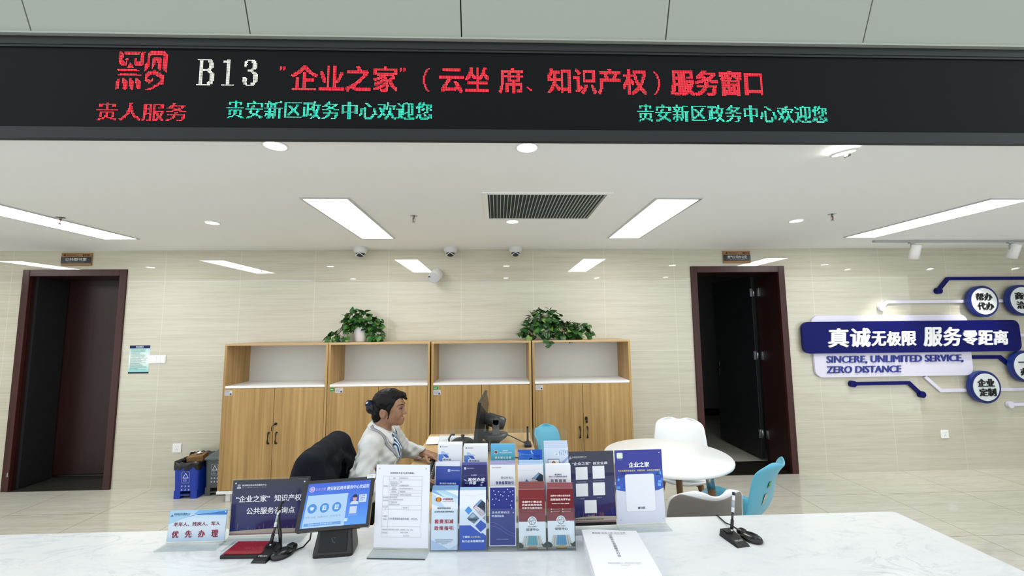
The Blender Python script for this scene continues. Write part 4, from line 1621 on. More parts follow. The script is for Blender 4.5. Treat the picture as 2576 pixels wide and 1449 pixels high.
c.poly([uv(0, .56), uv(.10, .62), uv(.24, .74), uv(.36, .86), uv(.2, 1), uv(0, 1)], '#9cc0da')
c.poly([uv(.19, .71), uv(.33, .79), uv(.46, .84), uv(.62, .845), uv(.8, .84), uv(1, .83), uv(1, 1), uv(.93, .95), uv(.7, .90), uv(.5, .875), uv(.33, .80)], '#3a70b4')
c.poly([uv(.42, .87), uv(.7, .91), uv(1, .965), uv(1, 1), uv(.5, 1)], '#76a9d4')
c.poly(disc(*uv(.975, .925), .0022, 12), PINW)
c.poly([uv(.01, .80), uv(.075, .815), uv(.045, .87)], '#2f6f9c')
c.text('贵安新区政务服务大厅', *[q[0] for q in (uv(.075, 0), uv(.36, 0))], uv(0, .885)[1], .0065, '#28607e', .02)
c.text('贵人服务·为贵人服务', *[q[0] for q in (uv(.09, 0), uv(.35, 0))], uv(0, .835)[1], .0034, '#6590a8')
c.text('老年人、残疾人、军人', *[q[0] for q in (uv(.09, 0), uv(.90, 0))], uv(0, .555)[1], .0150, '#7c2138', .02)
for i, chx in enumerate('优先办理'):
    c.text(chx, *[q[0] for q in (uv(.08 + i * .228, 0), uv(.20 + i * .228, 0))], uv(0, .235)[1], .0265, '#82203a', .035)
c.build(t)

# -- navy consultation sign
w, h = .300, .210
t, T, b = sign_stand('consultation_sign', 'large navy acrylic sign with white lettering, left of the touch screen', 'counter sign', (-.938, 1.798, CZ), .02, w, h, .012, .045, .006)


def night_print(name, h):
    g = N(name, .18, .5)
    sp = g.n('ShaderNodeSeparateXYZ')
    g.l(g.coord(), sp.inputs[0])
    mr = g.n('ShaderNodeMapRange')
    mr.inputs[1].default_value, mr.inputs[2].default_value = .012, .012 + h
    g.l(sp.outputs['Z'], mr.inputs[0])
    g.base(g.ramp(mr.outputs[0], [(0, '#20225a'), (.2, '#23265e'), (.5, '#2b2e5c'), (1, '#30333f')]))
    return g.m


b.build('print_card', night_print('night_print', h), t)


def skyline(c, w, h, f0, f1, seed):
    rnd = random.Random(seed)
    c.poly([uv(.30, f1), uv(.40, f1 + .12), uv(.50, f1 + .15), uv(.8, f1 + .16), uv(1, f1 + .19), uv(1, f1)], '#2b1f52')
    c.poly([uv(.74, f1), uv(.86, f1 + .07), uv(1, f1 + .13), uv(1, f1)], '#151a62')
    for x in [rnd.uniform(.5, .9) for _ in range(22)]:
        hh = rnd.uniform(.01, .07)
        c.rect(*uv(x, f1), *uv(x + .008, f1 + hh), rnd.choice(['#6d3a58', '#8a4a55', '#4c3f78', '#7a5a6a']), False)
    for x in (.10, .24, .33, .385, .44, .92):
        c.rect(*uv(x, f1), *uv(x + .004, f1 + rnd.uniform(.04, .12)), '#7a6f9a', False)
    c.poly([uv(0, f0), uv(1, f0), uv(1, f1), uv(.5, f1 + .01), uv(0, f1 - .02)], '#a79c90')
    c.poly([uv(0, f0), uv(1, f0), uv(1, f0 + (f1 - f0) * .35), uv(.5, f0 + (f1 - f0) * .2), uv(0, f0 + (f1 - f0) * .4)], '#8c7274')


def logo_white(c, fx, fy, s, txt, tw):
    x, y = uv(fx, fy)
    c.rect(x - s / 2, y - s * .1, x + s / 2, y + s * .55, '#5c6070')
    c.line([(x - s * .3, y + s * .4), (x + s * .3, y + s * .4)], s * .09, '#c9cbd6')
    c.line([(x - s * .3, y + s * .15), (x + s * .3, y + s * .15)], s * .09, '#c9cbd6')
    c.line([(x, y + s * .5), (x, y)], s * .09, '#c9cbd6')
    c.rect(x - s / 2, y - s * .45, x + s / 2, y - s * .2, '#dfe1ea')
    c.text(txt, x + s * .75, x + s * .75 + tw, y + s * .28, s * .42, '#dcdde6', .02)
    c.text('贵人服务·为贵人服务', x + s * .75, x + s * .75 + tw, y - s * .26, s * .2, '#9a9cab')


c = Card(T)
skyline(c, w, h, 0, .09, 4)
for fx in (.04, .955):
    c.poly(disc(*uv(fx, .945), .0028, 14), PINW)
logo_white(c, .085, .885, .016, '贵安新区综合政务服务中心', .098)
c.text('“企业之家”', uv(.055, 0)[0], uv(.505, 0)[0], uv(0, .655)[1], .0265, '#d9dae2', .03)
c.text('知识产权', uv(.565, 0)[0], uv(.925, 0)[0], uv(0, .655)[1], .0265, '#d9dae2', .03)
c.text('公共服务咨询点', uv(.205, 0)[0], uv(.845, 0)[0], uv(0, .43)[1], .0265, '#d9dae2', .03)
c.build(t)

# -- touch screen terminal
t = thing('touch_screen_terminal', 'black touch screen terminal showing a blue page, on a chunky foot', 'tablet', (-.618, 1.675, CZ), .085)
b = B()
pts0 = rrect(-.072, -.045, .072, .055, .014, 4)
pts1 = rrect(-.058, -.026, .058, .045, .012, 4)
n = len(pts0)
b.add([(x, y, 0) for x, y in pts0] + [(x, y, .012) for x, y in pts0] + [(x, y + .014, .105) for x, y in pts1],
      [(i, (i + 1) % n, n + (i + 1) % n, n + i) for i in range(n)] + [(n + i, n + (i + 1) % n, 2 * n + (i + 1) % n, 2 * n + i) for i in range(n)] + [tuple(range(2 * n, 3 * n)), tuple(range(n - 1, -1, -1))])
b.build('foot', M('#0d0e10', .3), t)
cc = Card(TR(0, -.0475, .0125) @ Matrix.Rotation(PI / 2 - .335, 4, 'X'))
cc.rect(-.050, .006, .050, .078, '#15171a')
cc.line([(-.006, .052), (-.003, .042), (.006, .036)], .0022, '#4a4f56')
cc.line([(.0, .052), (.008, .052)], .0016, '#4a4f56')
cc.build(t, 'reader_panel')
ST = TR(0, -.056, .102, rz=0) @ Matrix.Rotation(math.radians(-1.2), 4, 'Y') @ Matrix.Rotation(PI / 2 - math.radians(35), 4, 'X')
SWd, SHt = .262, .178
b = B(ST)
b.prism(rrect(-SWd / 2, 0, SWd / 2, SHt, .008), -.016, 0)
b.prism(rrect(-SWd / 2 + .02, .02, SWd / 2 - .02, SHt - .02, .008), -.030, -.015)
b.build('bezel', M('#121316', .12), t)


def EMI(hx, k=.70):
    m = M(hx, .121, 0, .2, emit=k)
    m.node_tree.nodes['Principled BSDF'].inputs['Base Color'].default_value = (.01, .01, .01, 1)
    return m


u0, v0, u1, v1 = -SWd / 2 + .016, .012, SWd / 2 - .012, SHt - .012
b = B(ST)
b.add([(u0, v0, .0004), (u1, v0, .0004), (u1, v1, .0004), (u0, v1, .0004)], [(0, 1, 2, 3)])
g = N('screen_glow', .12, .5)
sp = g.n('ShaderNodeSeparateXYZ')
g.l(g.coord(), sp.inputs[0])
mr = g.n('ShaderNodeMapRange')
mr.inputs[1].default_value, mr.inputs[2].default_value = .10, .25
g.l(sp.outputs['Z'], mr.inputs[0])
cr = g.ramp(mr.outputs[0], [(0, '#58a7f5'), (.4, '#3f86ee'), (1, '#1d50d2')])
g.b.inputs['Base Color'].default_value = (.01, .01, .02, 1)
g.l(cr, g.b.inputs['Emission Color'])
g.b.inputs['Emission Strength'].default_value = .70
b.build('screen', g.m, t, normals=False)
c = Card(ST @ Matrix.Translation((0, 0, .0005)))
us, vs_ = u1 - u0, v1 - v0


def S(fx, fy):
    return (u0 + fx * us, v0 + fy * vs_)


c.rect(*S(0.03, .0), *S(.66, .72), EMI('#b5d9fb'))
c.rect(*S(.05, .035), *S(.61, .10), EMI('#6fa6ea'))
for i in range(3):
    cx, cy = S(.13 + i * .19, .42)
    c.poly(disc(cx, cy, .0165), EMI('#4d97e6'))
    if i == 0:
        c.poly([(cx - .008, cy + .004), (cx - .002, cy + .006), (cx + .008, cy + .004), (cx + .005, cy - .004), (cx, cy - .007), (cx - .006, cy - .004)], EMI('#d3e8ff'))
    else:
        c.rect(cx - .007, cy - .008, cx + .007, cy + .008, EMI('#d3e8ff'))
        c.rect(cx - .001, cy - .004, cx + .004, cy + .005, EMI('#7db4f0'))
    c.text(('叫号办理', '我要评价', '办事查询')[i], cx - .019, cx + .019, cy - .030, .0072, EMI('#7fa9d8'), .0)
c.poly(disc(*S(.075, .86), .0105), EMI('#c9b8ee'))
c.ring(*S(.075, .86), .006, .0016, EMI('#7a78d8'))
c.text('企业之家', *[q[0] for q in (S(.13, 0), S(.29, 0))], S(0, .855)[1], .0105, EMI('#b9a4e4'), .02)
c.text('贵安新区政务服务中心欢迎您', *[q[0] for q in (S(.31, 0), S(.985, 0))], S(0, .855)[1], .0140, EMI('#dcebff'), .03)
cx, cy = S(.78, .57)
c.poly(disc(cx, cy - .002, .017, 24), EMI('#2c5fd8'))
c.poly([(cx - .016, cy - .019), (cx + .016, cy - .019), (cx + .012, cy - .009), (cx, cy - .006), (cx - .012, cy - .009)], EMI('#cfe0fb'))
c.poly(disc(cx, cy + .002, .0075, 20, .010), EMI('#d9a9a0'))
c.poly([(cx - .0085, cy + .005), (cx + .0085, cy + .005), (cx + .007, cy + .014), (cx, cy + .017), (cx - .007, cy + .014)], EMI('#23304f'))
c.rect(*S(.845, .48), *S(.965, .66), EMI('#d3e4fb'))
c.bars(*[q[0] for q in (S(.86, 0), S(.95, 0))], S(0, .64)[1], 3, .0075, .004, EMI('#5d86c8'), 3, .4)
c.rect(*S(.72, .24), *S(.83, .40), EMI('#cfdcf6'))
c.rect(*S(.66, .08), *S(.71, .15), EMI('#cfe6fb'))
c.text('请扫码评价', *[q[0] for q in (S(.71, 0), S(.85, 0))], S(0, .205)[1], .005, EMI('#a9cdf5'))
c.bars(*[q[0] for q in (S(.12, 0), S(.55, 0))], S(0, .085)[1], 1, .01, .005, EMI('#a9cdf5'), 5, .2)
c.build(t, 'screen_page', 'screen_lettering')
cc = Card(ST)
cc.rect(SWd / 2 - .028, SHt - .006, SWd / 2 + .004, SHt + .008, '#eceef0')
cc.bars(SWd / 2 - .024, SWd / 2, SHt + .004, 2, .005, .0025, '#6d727c', 4, .2)
cc.build(t, 'sticker')
tag(B().tube([(-.735, 1.735, CZ + .085), (-.735, 1.735, CZ + .05), (-.737, 1.727, CZ + .02), (-.75, 1.70, CZ + .006), (-.775, 1.672, CZ + .006), (-.795, 1.655, CZ + .012)], .003, 8).build('terminal_cable', BLACK), 'black cable running from under the touch screen to the left black puck', 'cable')

# -- printed form in an acrylic stand
w, h = .210, .297
t, T, b = sign_stand('form_stand', 'clear stand with a white printed application form, left of the leaflet rack', 'counter sign', (-.371, 1.662, CZ), -.085, w, h, .012, .055, .001)
b.build('form_sheet', M('#dfe1ea', .35, 0, .5), t)
B().bx(-w / 2 - .002, w / 2 + .002, -.058, -.0555, .0005, .0035).build('dark_edge', M('#3a3d42', .5), t)
c = Card(T)
for fx in (.055, .93):
    c.poly(disc(*uv(fx, .955), .0028, 12), '#a9acb8')
c.text('信用修复申请书(填写模板)', uv(.26, 0)[0], uv(.71, 0)[0], uv(0, .897)[1], .0075, '#4d515e', .015)
GL = '#a5a8b4'
fx0, fx1, fx2, fx3 = .135, .25, .435, .86
ys = [.86, .815, .735, .69, .655, .615, .505, .452, .252, .125]
for i, y in enumerate(ys):
    c.line([uv(fx0 if i in (0, 5, 6, 7, 8, 9) else fx1, y), uv(fx3, y)], .0006, GL)
for x, y0, y1 in ((fx0, .125, .86), (fx1, .125, .86), (fx2, .615, .86), (fx3, .125, .86), (.50, .452, .505), (.625, .452, .505)):
    c.line([uv(x, y0), uv(x, y1)], .0006, GL)
GT = '#7b7f8c'


def tx(s, x0, x1, y, hh=.0052, col=GT):
    c.text(s, uv(x0, 0)[0], uv(x1, 0)[0], uv(0, y)[1], hh, col)


tx('申请人', .32, .375, .838)
tx('贵安新区某某公司', .45, .60, .838)
tx('法定代表人(负责人)', .27, .42, .79)
tx('联系方式 统一社会', .27, .42, .77)
tx('信用代码', .29, .40, .750)
tx('王某', .45, .49, .79)
tx('91520900MA6XXXX', .45, .62, .748)
tx('住 所', .31, .37, .718)
tx('(注册地址)', .285, .40, .70)
tx('贵州省贵安新区某路1号', .45, .69, .710)
tx('联系电话', .30, .385, .672)
tx('13800000000', .45, .555, .672)
tx('单位/机构类型', .275, .42, .635)
tx('有限责任公司或其他类型', .45, .665, .635)
tx('基本情况', .15, .235, .74)
tx('申请信用', .15, .24, .60)
tx('修复内容', .15, .24, .565)
tx('□移出异常名录', .26, .41, .603)
tx('□列入经营异常名录信息', .26, .52, .575)
tx('□严重违法失信', .26, .41, .547)
tx('□行政处罚公示信息', .26, .455, .519)
tx('列入日期', .15, .24, .487)
tx('号', .185, .20, .465)
tx('移出日期', .52, .60, .478)
tx('申请事实', .15, .24, .375)
tx('和理由', .16, .225, .338)
tx('已补报未报年度的年报，并公示。', .26, .80, .345, .0085, '#5a6384')
tx('申请承诺', .15, .24, .215)
tx('签字盖章', .15, .24, .178)
tx('本单位承诺上述材料、信息真实、合法、有效', .26, .71, .215)
tx('申请人(签章)', .49, .63, .182)
tx('年 月 日', .54, .64, .145)
c.build(t)

# -- the two code standees (their code squares are left blank)
w, h = .207, .295
t, T, b = sign_stand('code_sign', 'dark navy acrylic sign with five small white squares, right of the leaflet rack', 'counter sign', (.387, 1.797, CZ), 0.02, w, h, .012, .05, .002)
b.build('print_card', night_print('night_print_tall', h), t)
c = Card(T)
c.poly([uv(0, .62), uv(1, .66), uv(1, .7), uv(0, .7)], '#23264f')
skyline(c, w, h, .04, .115, 9)
c.rect(*uv(0, 0), *uv(1, .04), '#18181c')
logo_white(c, .10, .915, .011, '贵安新区政务服务大厅', .062)
c.text('“企业之家”', uv(.13, 0)[0], uv(.52, 0)[0], uv(0, .835)[1], .0125, '#d7d9e4', .025)
c.text('创业宝典', uv(.56, 0)[0], uv(.87, 0)[0], uv(0, .835)[1], .0120, '#d7d9e4', .025)
for fx, fy, s_ in ((.325, .70, '中医养生保健服务'), (.675, .71, '新能源汽车维修行业'), (.32, .475, '汽车维修'), (.67, .485, '电商行业'), (.485, .25, '餐饮行业经营')):
    x, y = uv(fx, fy)
    c.rect(x - .0255, y - .025, x + .0255, y + .026, '#dfe2e4')
    c.text(s_, x - .005 * len(s_) / 2, x + .005 * len(s_) / 2, y - .034, .0045, '#a4a7ba')
c.text('贵安新区“企业之家”服务热线 0851-88329908', uv(.09, 0)[0], uv(.74, 0)[0], uv(0, .085)[1], .0052, '#3b3534', .02)
c.build(t)

w, h = .206, .294
t, T, b = sign_stand('code_sign', 'blue and white acrylic sign with one large white square, nearest the round table', 'counter sign', (.600, 1.807, CZ), .02, w, h, .012, .05, .002)
b.build('print_card', M('#ccd0df', .25), t)
c = Card(T)
c.poly([uv(0, .46), uv(.1, .44), uv(.3, .42), uv(.7, .42), uv(.9, .44), uv(1, .47), uv(1, 1), uv(0, 1)], '#3d59b0')
c.poly([uv(0, .60), uv(.2, .63), uv(.5, .6), uv(.8, .72), uv(1, .73), uv(1, 1), uv(0, 1)], '#3b3f93')
rnd = random.Random(2)
for i in range(16):
    x = rnd.choice([rnd.uniform(0, .17), rnd.uniform(.83, .97)])
    y = rnd.uniform(.46, .66)
    c.rect(*uv(x, y), *uv(min(1, x + rnd.uniform(.03, .08)), y + rnd.uniform(.02, .06)), rnd.choice(['#4b7fcf', '#5c95dc', '#3a63bd', '#6aa5e4']), False)
c.poly(rrect(*uv(.195, .155), *uv(.815, .665), .008), '#aab0c8')
c.poly(rrect(*uv(.20, .158), *uv(.81, .662), .0075), '#e0e3ea')
c.poly(rrect(*uv(.045, .885), *uv(.17, .965), .004), '#d7e2d4')
c.text('贵人服务', uv(.06, 0)[0], uv(.155, 0)[0], uv(0, .868)[1], .004, '#93b8a8')
c.poly(disc(*uv(.945, .955), .0022, 10), PINW)
for fx in (.07, .95):
    c.poly(disc(*uv(fx, .05), .0018, 10), '#8b8fa6')
c.text('企业之家', uv(.285, 0)[0], uv(.725, 0)[0], uv(0, .795)[1], .0215, '#eef0f6', .035)
c.text('为企业提供信息查询、问题协调、创业助企等服务', uv(.055, 0)[0], uv(.945, 0)[0], uv(0, .715)[1], .0075, '#d9cf8e', .02)
c.text('请扫码', uv(.43, 0)[0], uv(.59, 0)[0], uv(0, .205)[1], .0095, '#4a4f66', .03)
c.build(t)

# -- stack of booklets
bx_, by_ = .418, 1.52
for k in range(5):
    zz = CZ + .0005 + k * .0105
    lab = 'white A4 booklet with its printed cover up, on top of the stack' if k == 4 else 'white A4 booklet inside the stack in the right foreground'
    t = thing('booklet', lab, 'booklet', (bx_ + (0, .002, -.001, .001, -.002)[k], by_ + (0, .001, -.002, .002, 0)[k], zz), -.055 + (0, .006, -.004, .003, .002)[k], 'booklets stacked on the counter')
    if k < 4:
        t['label'] = 'white A4 booklet lying under the top one of the stack in the right foreground'
    nx = 12

    def wv(i, j):
        return .0030 * math.sin(i / nx * PI * 1.6 + .4) * (j / 8) + .002 * math.sin(j / 8 * PI)
    b = B()
    for zo, side in ((.0, 0), (.0098, 1)):
        b.add([(-.105 + .21 * i / nx, -.1485 + .297 * j / 8, zo + (wv(i, j) if (k == 4 and side) else 0)) for j in range(9) for i in range(nx + 1)],
              [(j * (nx + 1) + i, j * (nx + 1) + i + 1, (j + 1) * (nx + 1) + i + 1, (j + 1) * (nx + 1) + i) for j in range(8) for i in range(nx)])
    n = 9 * (nx + 1)
    ed = [i for i in range(nx + 1)] + [j * (nx + 1) + nx for j in range(1, 9)] + [8 * (nx + 1) + i for i in range(nx - 1, -1, -1)] + [j * (nx + 1) for j in range(7, 0, -1)]
    b.add(b.v[:2 * n], [(ed[i], ed[(i + 1) % len(ed)], n + ed[(i + 1) % len(ed)], n + ed[i]) for i in range(len(ed))])
    b.build('pages', PAPER, t)
    if k == 4:
        c = Card(TR(0, 0, .0138))
        c.text('贵州省“企业之家”创业宝典', -.070, .056, .117, .0095, '#5b6675', .01)
        for i, chx in enumerate('中医养生保健服务行业'):
            c.text(chx, -.010, .002, .100 - i * .0155, .0120, '#56616f', .015)
        c.text('贵安新区政务服务中心、贵安新区知识产权服务站', -.052, .058, -.084, .0052, '#7d8794', .01)
        c.text('2024年6月', -.013, .018, -.097, .0050, '#8b94a0')
        c.build(t)

# -- red ink pad
t = thing('ink_pad', 'red ink pad in a black tray, in front of the large navy sign', 'ink pad', (-.945, 1.688, CZ), -.03)
B().bx(-.078, .078, -.050, .050, 0, .013, 0, .003).build('tray', BLACK, t)
B().bx(-.070, .070, -.043, .043, .012, .019, 0, .003).build('pad', fabric('red_felt', '#8a1526', '#a81f30', .7), t)
B().bx(-.077, .077, -.049, .049, .0135, .027, 0, .004).build('lid', ACR, t)


# -- desk pens
def pen_stand(lab, loc, rz, coil):
    t = thing('pen_stand', lab, 'pen stand', loc, rz, 'black pen stands')
    b = B()
    P0 = [(-.028, -.05), (.028, -.05), (.028, .05), (-.028, .05)]
    P1 = [(-.024, -.046), (.024, -.046), (.024, .048), (-.024, .048)]
    zt = (.008, .008, .026, .026)
    b.add([(x, y, 0) for x, y in P0] + [(x, y, z) for (x, y), z in zip(P1, zt)], [(0, 1, 5, 4), (1, 2, 6, 5), (2, 3, 7, 6), (3, 0, 4, 7), (4, 5, 6, 7), (3, 2, 1, 0)])
    b.bx(-.018, .010, .018, .040, .02, .0262, 1)
    b.build('block', [M('#0f1012', .35), M('#060607', .6)], t)
    c = Card(TR(0, -.046, .0085) @ Matrix.Rotation(math.atan2(.018, .094), 4, 'X'))
    c.text('DELAN', -.016, .016, .022, .008, '#b9bcc2', .03)
    c.build(t, 'print', 'lettering')
    return t


def ball_pen(lab, p0, p1):
    p0, p1 = Vector(p0), Vector(p1)
    t = thing('ballpoint_pen', lab, 'pen', p0)
    d = p1 - p0

    def seg(a, c, r, m, nm, r1=None):
        B().cyl(d * a, d * c, r, r1 or r, 14).build(nm, m, t)
    seg(0, .10, .0035, METAL, 'tip', .0045)
    seg(.10, .32, .0062, BLACK_M, 'grip')
    seg(.32, .50, .0042, M('#23262e', .3), 'ink_tube')
    seg(.50, .92, .0058, M('#dfe4ea', .15), 'barrel')
    seg(.62, .80, .0060, M('#98a2ae', .2), 'label_band')
    seg(.92, 1.0, .0062, BLACK, 'end_cap')


def puck(lab, loc, rz):
    t = thing('push_button_box', lab, 'button box', loc, rz, 'black pucks with a cable')
    b = B()
    b.lathe([(.0001, 0), (.036, 0), (.039, .006), (.036, .014), (.026, .020), (.012, .022), (.0001, .022)], 28, 0, Matrix.Diagonal((.85, 1.15, 1, 1)))
    b.box((0, .038, .015), (.034, .03, .022), 0, .008)
    b.build('case', M('#0e0f11', .25), t)
    b = B()
    for i in range(8):
        a = i * PI / 4
        b.lathe([(.0035, .0), (.003, .002), (.0001, .0022)], 8, 0, TR(.018 * math.cos(a), -.012 + .018 * math.sin(a), .0185))
    b.build('buttons', M('#33363b', .2), t)
    return t


pen_stand('black pen stand in front of the red ink pad', (-.862, 1.655, CZ), -.08, True)
ball_pen('clear ballpoint pen upright in the left pen stand', (-.864, 1.678, CZ + .018), (-.855, 1.725, CZ + .145))
tag(B().tube([(-.835, 1.70, CZ + .005), (-.838, 1.70, CZ + .05), (-.852, 1.71, CZ + .10), (-.858, 1.722, CZ + .14), (-.853, 1.730, CZ + .160), (-.847, 1.735, CZ + .158)], [.006, .0065, .0065, .006, .006, .006], 10).build('gooseneck', M('#121316', .3)), 'black flexible neck rising beside the left pen, in front of the navy sign', 'flexible neck')
puck('black oval button box right of the left pen stand', (-.805, 1.655, CZ), -.5)
pen_stand('black pen stand alone on the right half of the counter', (.915, 1.667, CZ), .16, False)
ball_pen('clear ballpoint pen upright in the right pen stand', (.918, 1.69, CZ + .018), (.962, 1.735, CZ + .155))
puck('black oval button box right of the right pen stand', (.985, 1.672, CZ), .45)
tag(B().tube([(.965, 1.722, CZ + .014), (.955, 1.76, CZ + .016), (.955, 1.80, CZ + .006), (.958, 1.85, CZ + .0045), (.960, 1.874, CZ + .004), (.9615, 1.884, CZ + .001), (.9615, 1.886, CZ - .05)], .003, 8).build('button_box_cable', BLACK), 'black cable from the right button box to the back edge of the counter', 'cable')

# ================================================================== leaflet rack
RX, RY, RZ_ = .014, 1.640, -.034
RM4 = TR(RX, RY, CZ, rz=RZ_)
t = thing('leaflet_rack', 'clear acrylic three-tier leaflet rack full of leaflets on the counter', 'leaflet rack', (RX, RY, CZ), RZ_)
XW = .273
TY = (0.0, .062, .124)         # front of the three tiers
TZ = (.004, .077, .131)        # floor of the three tiers
TH = (.150, .085, .085)
b = B()
b.bx(-XW, XW, -.004, .175, 0, .003, 0, .001)
b.build('base_plate', ACW, t)
for i in range(3):
    b = B()
    b.bx(-XW, XW, TY[i] - .004, TY[i] - .0015, TZ[i], TZ[i] + TH[i], 0, .0008)
    b.build('pocket_front', ACR, t)
    if i:
        B().bx(-XW, XW, TY[i] - .004, TY[i] + .055, TZ[i] - .003, TZ[i], 0, .0008).build('tier_floor', ACW, t)
b = B(TR(0, .178, 0) @ Matrix.Rotation(PI / 2, 4, 'X'))
b.prism(rrect(-XW, .0, XW, .405, .02), -.0015, .0015)
b.build('back_panel', ACR, t)
for x in (-XW, -.171, -.058, .056, .167, XW):
    b = B(TR(x, 0, 0, rz=PI / 2) @ Matrix.Rotation(PI / 2, 4, 'X'))
    b.prism([(-.004, .0), (.178, .0), (.178, .36), (.160, .34), (.120, .20), (.105, .165), (.058, .145), (.03, .15), (-.004, .15)], -.0011, .0011)
    b.build('divider', ACR, t)

LWD, LHT = .101, .210
LG = ('leaflets in the front tier of the rack', 'leaflets in the middle tier of the rack', 'leaflets in the top tier of the rack')
CX_ = (-.221, -.114, -.001, .112, .221)
TIER = ('front', 'middle', 'top')
WHICH = ('first', 'second', 'third', 'fourth', 'fifth')


def leaf_T(tier, col, k, dz=0.0, du=0.0, tilt=0.0):
    return RM4 @ TR(CX_[col] + du, TY[tier] + .004 + k, TZ[tier] + .001 + dz) @ Matrix.Rotation(tilt, 4, 'Y') @ Matrix.Rotation(PI / 2 - .07, 4, 'X')


def leaflet_stack(tier, col, what, paper, draw, backs=3, th=.0018, gap=.003, dz=0.0, step=.004, edge='#e4e7ee', tilt=0.0, dub=0.0, lw=LWD, ys=1.0):
    """front leaflet with its print and the ones standing behind it"""
    rnd = random.Random(tier * 10 + col)
    for k in range(backs, -1, -1):
        front = k == 0
        T = leaf_T(tier, col, k * (th + gap), dz + (k * step), dub * k, tilt * (1 if front else -.4))
        lab = f'{what}, front of the {WHICH[col]} pocket, {TIER[tier]} tier' if front else f'copies behind the front leaflet, {WHICH[col]} pocket, {TIER[tier]} tier'
        o = bpy.data.objects.new('leaflet', None)
        COL.objects.link(o)
        o.matrix_world = T
        tag(o, lab, 'leaflet', LG[tier])
        hw = lw / 2 * (1 if front else .985)
        b = B()
        b.prism([(-hw, 0), (hw, 0), (hw, LHT), (-hw, LHT)], -th, 0)
        b.build('sheet', paper if front else M(edge, .5), o)
        if front:
            c = Card(Matrix.Identity(4))
            globals()['YS'] = ys
            draw(c, lw, LHT)
            globals()['YS'] = 1.0
            c.build(o)


YS = 1.0     # layouts of the upper tiers sit closer to the top edge


def lw_(fx, fy):
    return (-LWD / 2 + fx * LWD, (1 - (1 - fy) * YS) * LHT)


def T_(c, s_, x0, x1, y, hh, m, bold=0.02, sh=0.0):
    c.text(s_, lw_(x0, 0)[0], lw_(x1, 0)[0], lw_(0, y)[1], hh * LHT, m, bold, 3, sh)


def d_tax(c, w, h):
    c.poly([lw_(0, .96), lw_(0, .77), lw_(.55, .68), lw_(.25, .86)], '#b4cee6')
    c.poly([lw_(0, 1), lw_(.2, 1), lw_(1, .84), lw_(1, .76)], '#c3dae8')
    c.poly([lw_(.12, 1), lw_(.5, 1), lw_(1, .90), lw_(1, .85)], '#a9cbe0')
    c.poly([lw_(0, 1), lw_(.13, 1), lw_(.5, .88), lw_(0, .97)], '#7fa9d8')
    c.poly([lw_(0, .17), lw_(0, 0), lw_(.75, 0)], '#b3c6e2')
    c.poly([lw_(.6, 0), lw_(1, 0), lw_(1, .09)], '#c0d0e6')
    c.poly(disc(*lw_(.26, .845), .0115, 24, .0085), '#9c3a20')
    c.poly(disc(*lw_(.26, .845), .0062, 20, .0098), '#d99a2a')
    for k in (-1, 0, 1):
        x, y = lw_(.26, .845)
        c.line([(x + k * .003, y - .006), (x + k * .003, y + .006)], .0010, '#b3541f')
    T_(c, '中国税务', .42, .82, .850, .034, '#9a2440', .03, .1)
    T_(c, 'CHINA TAXATION', .42, .83, .812, .014, '#9a2440', .01)
    T_(c, '高校毕业生创业', .22, .73, .700, .026, '#3a3d46', .03)
    T_(c, '企业招用重点群体就业', .11, .85, .640, .028, '#3a3d46', .03)
    for i, s_ in enumerate(('税费扣减', '政策指引')):
        for j, ch in enumerate(s_):
            T_(c, ch, .12 + j * .185, .28 + j * .185, .475 - i * .112, .072, '#b02a38', .035)
    T_(c, '国家税务总局贵州省贵安新区税务局', .16, .82, .168, .017, '#707a90')
    T_(c, '贵安新区就业创业服务中心', .18, .78, .136, .017, '#707a90')
    T_(c, '2024年6月', .38, .60, .105, .015, '#707a90')


def photo_hands(c, pts_dia):
    pass


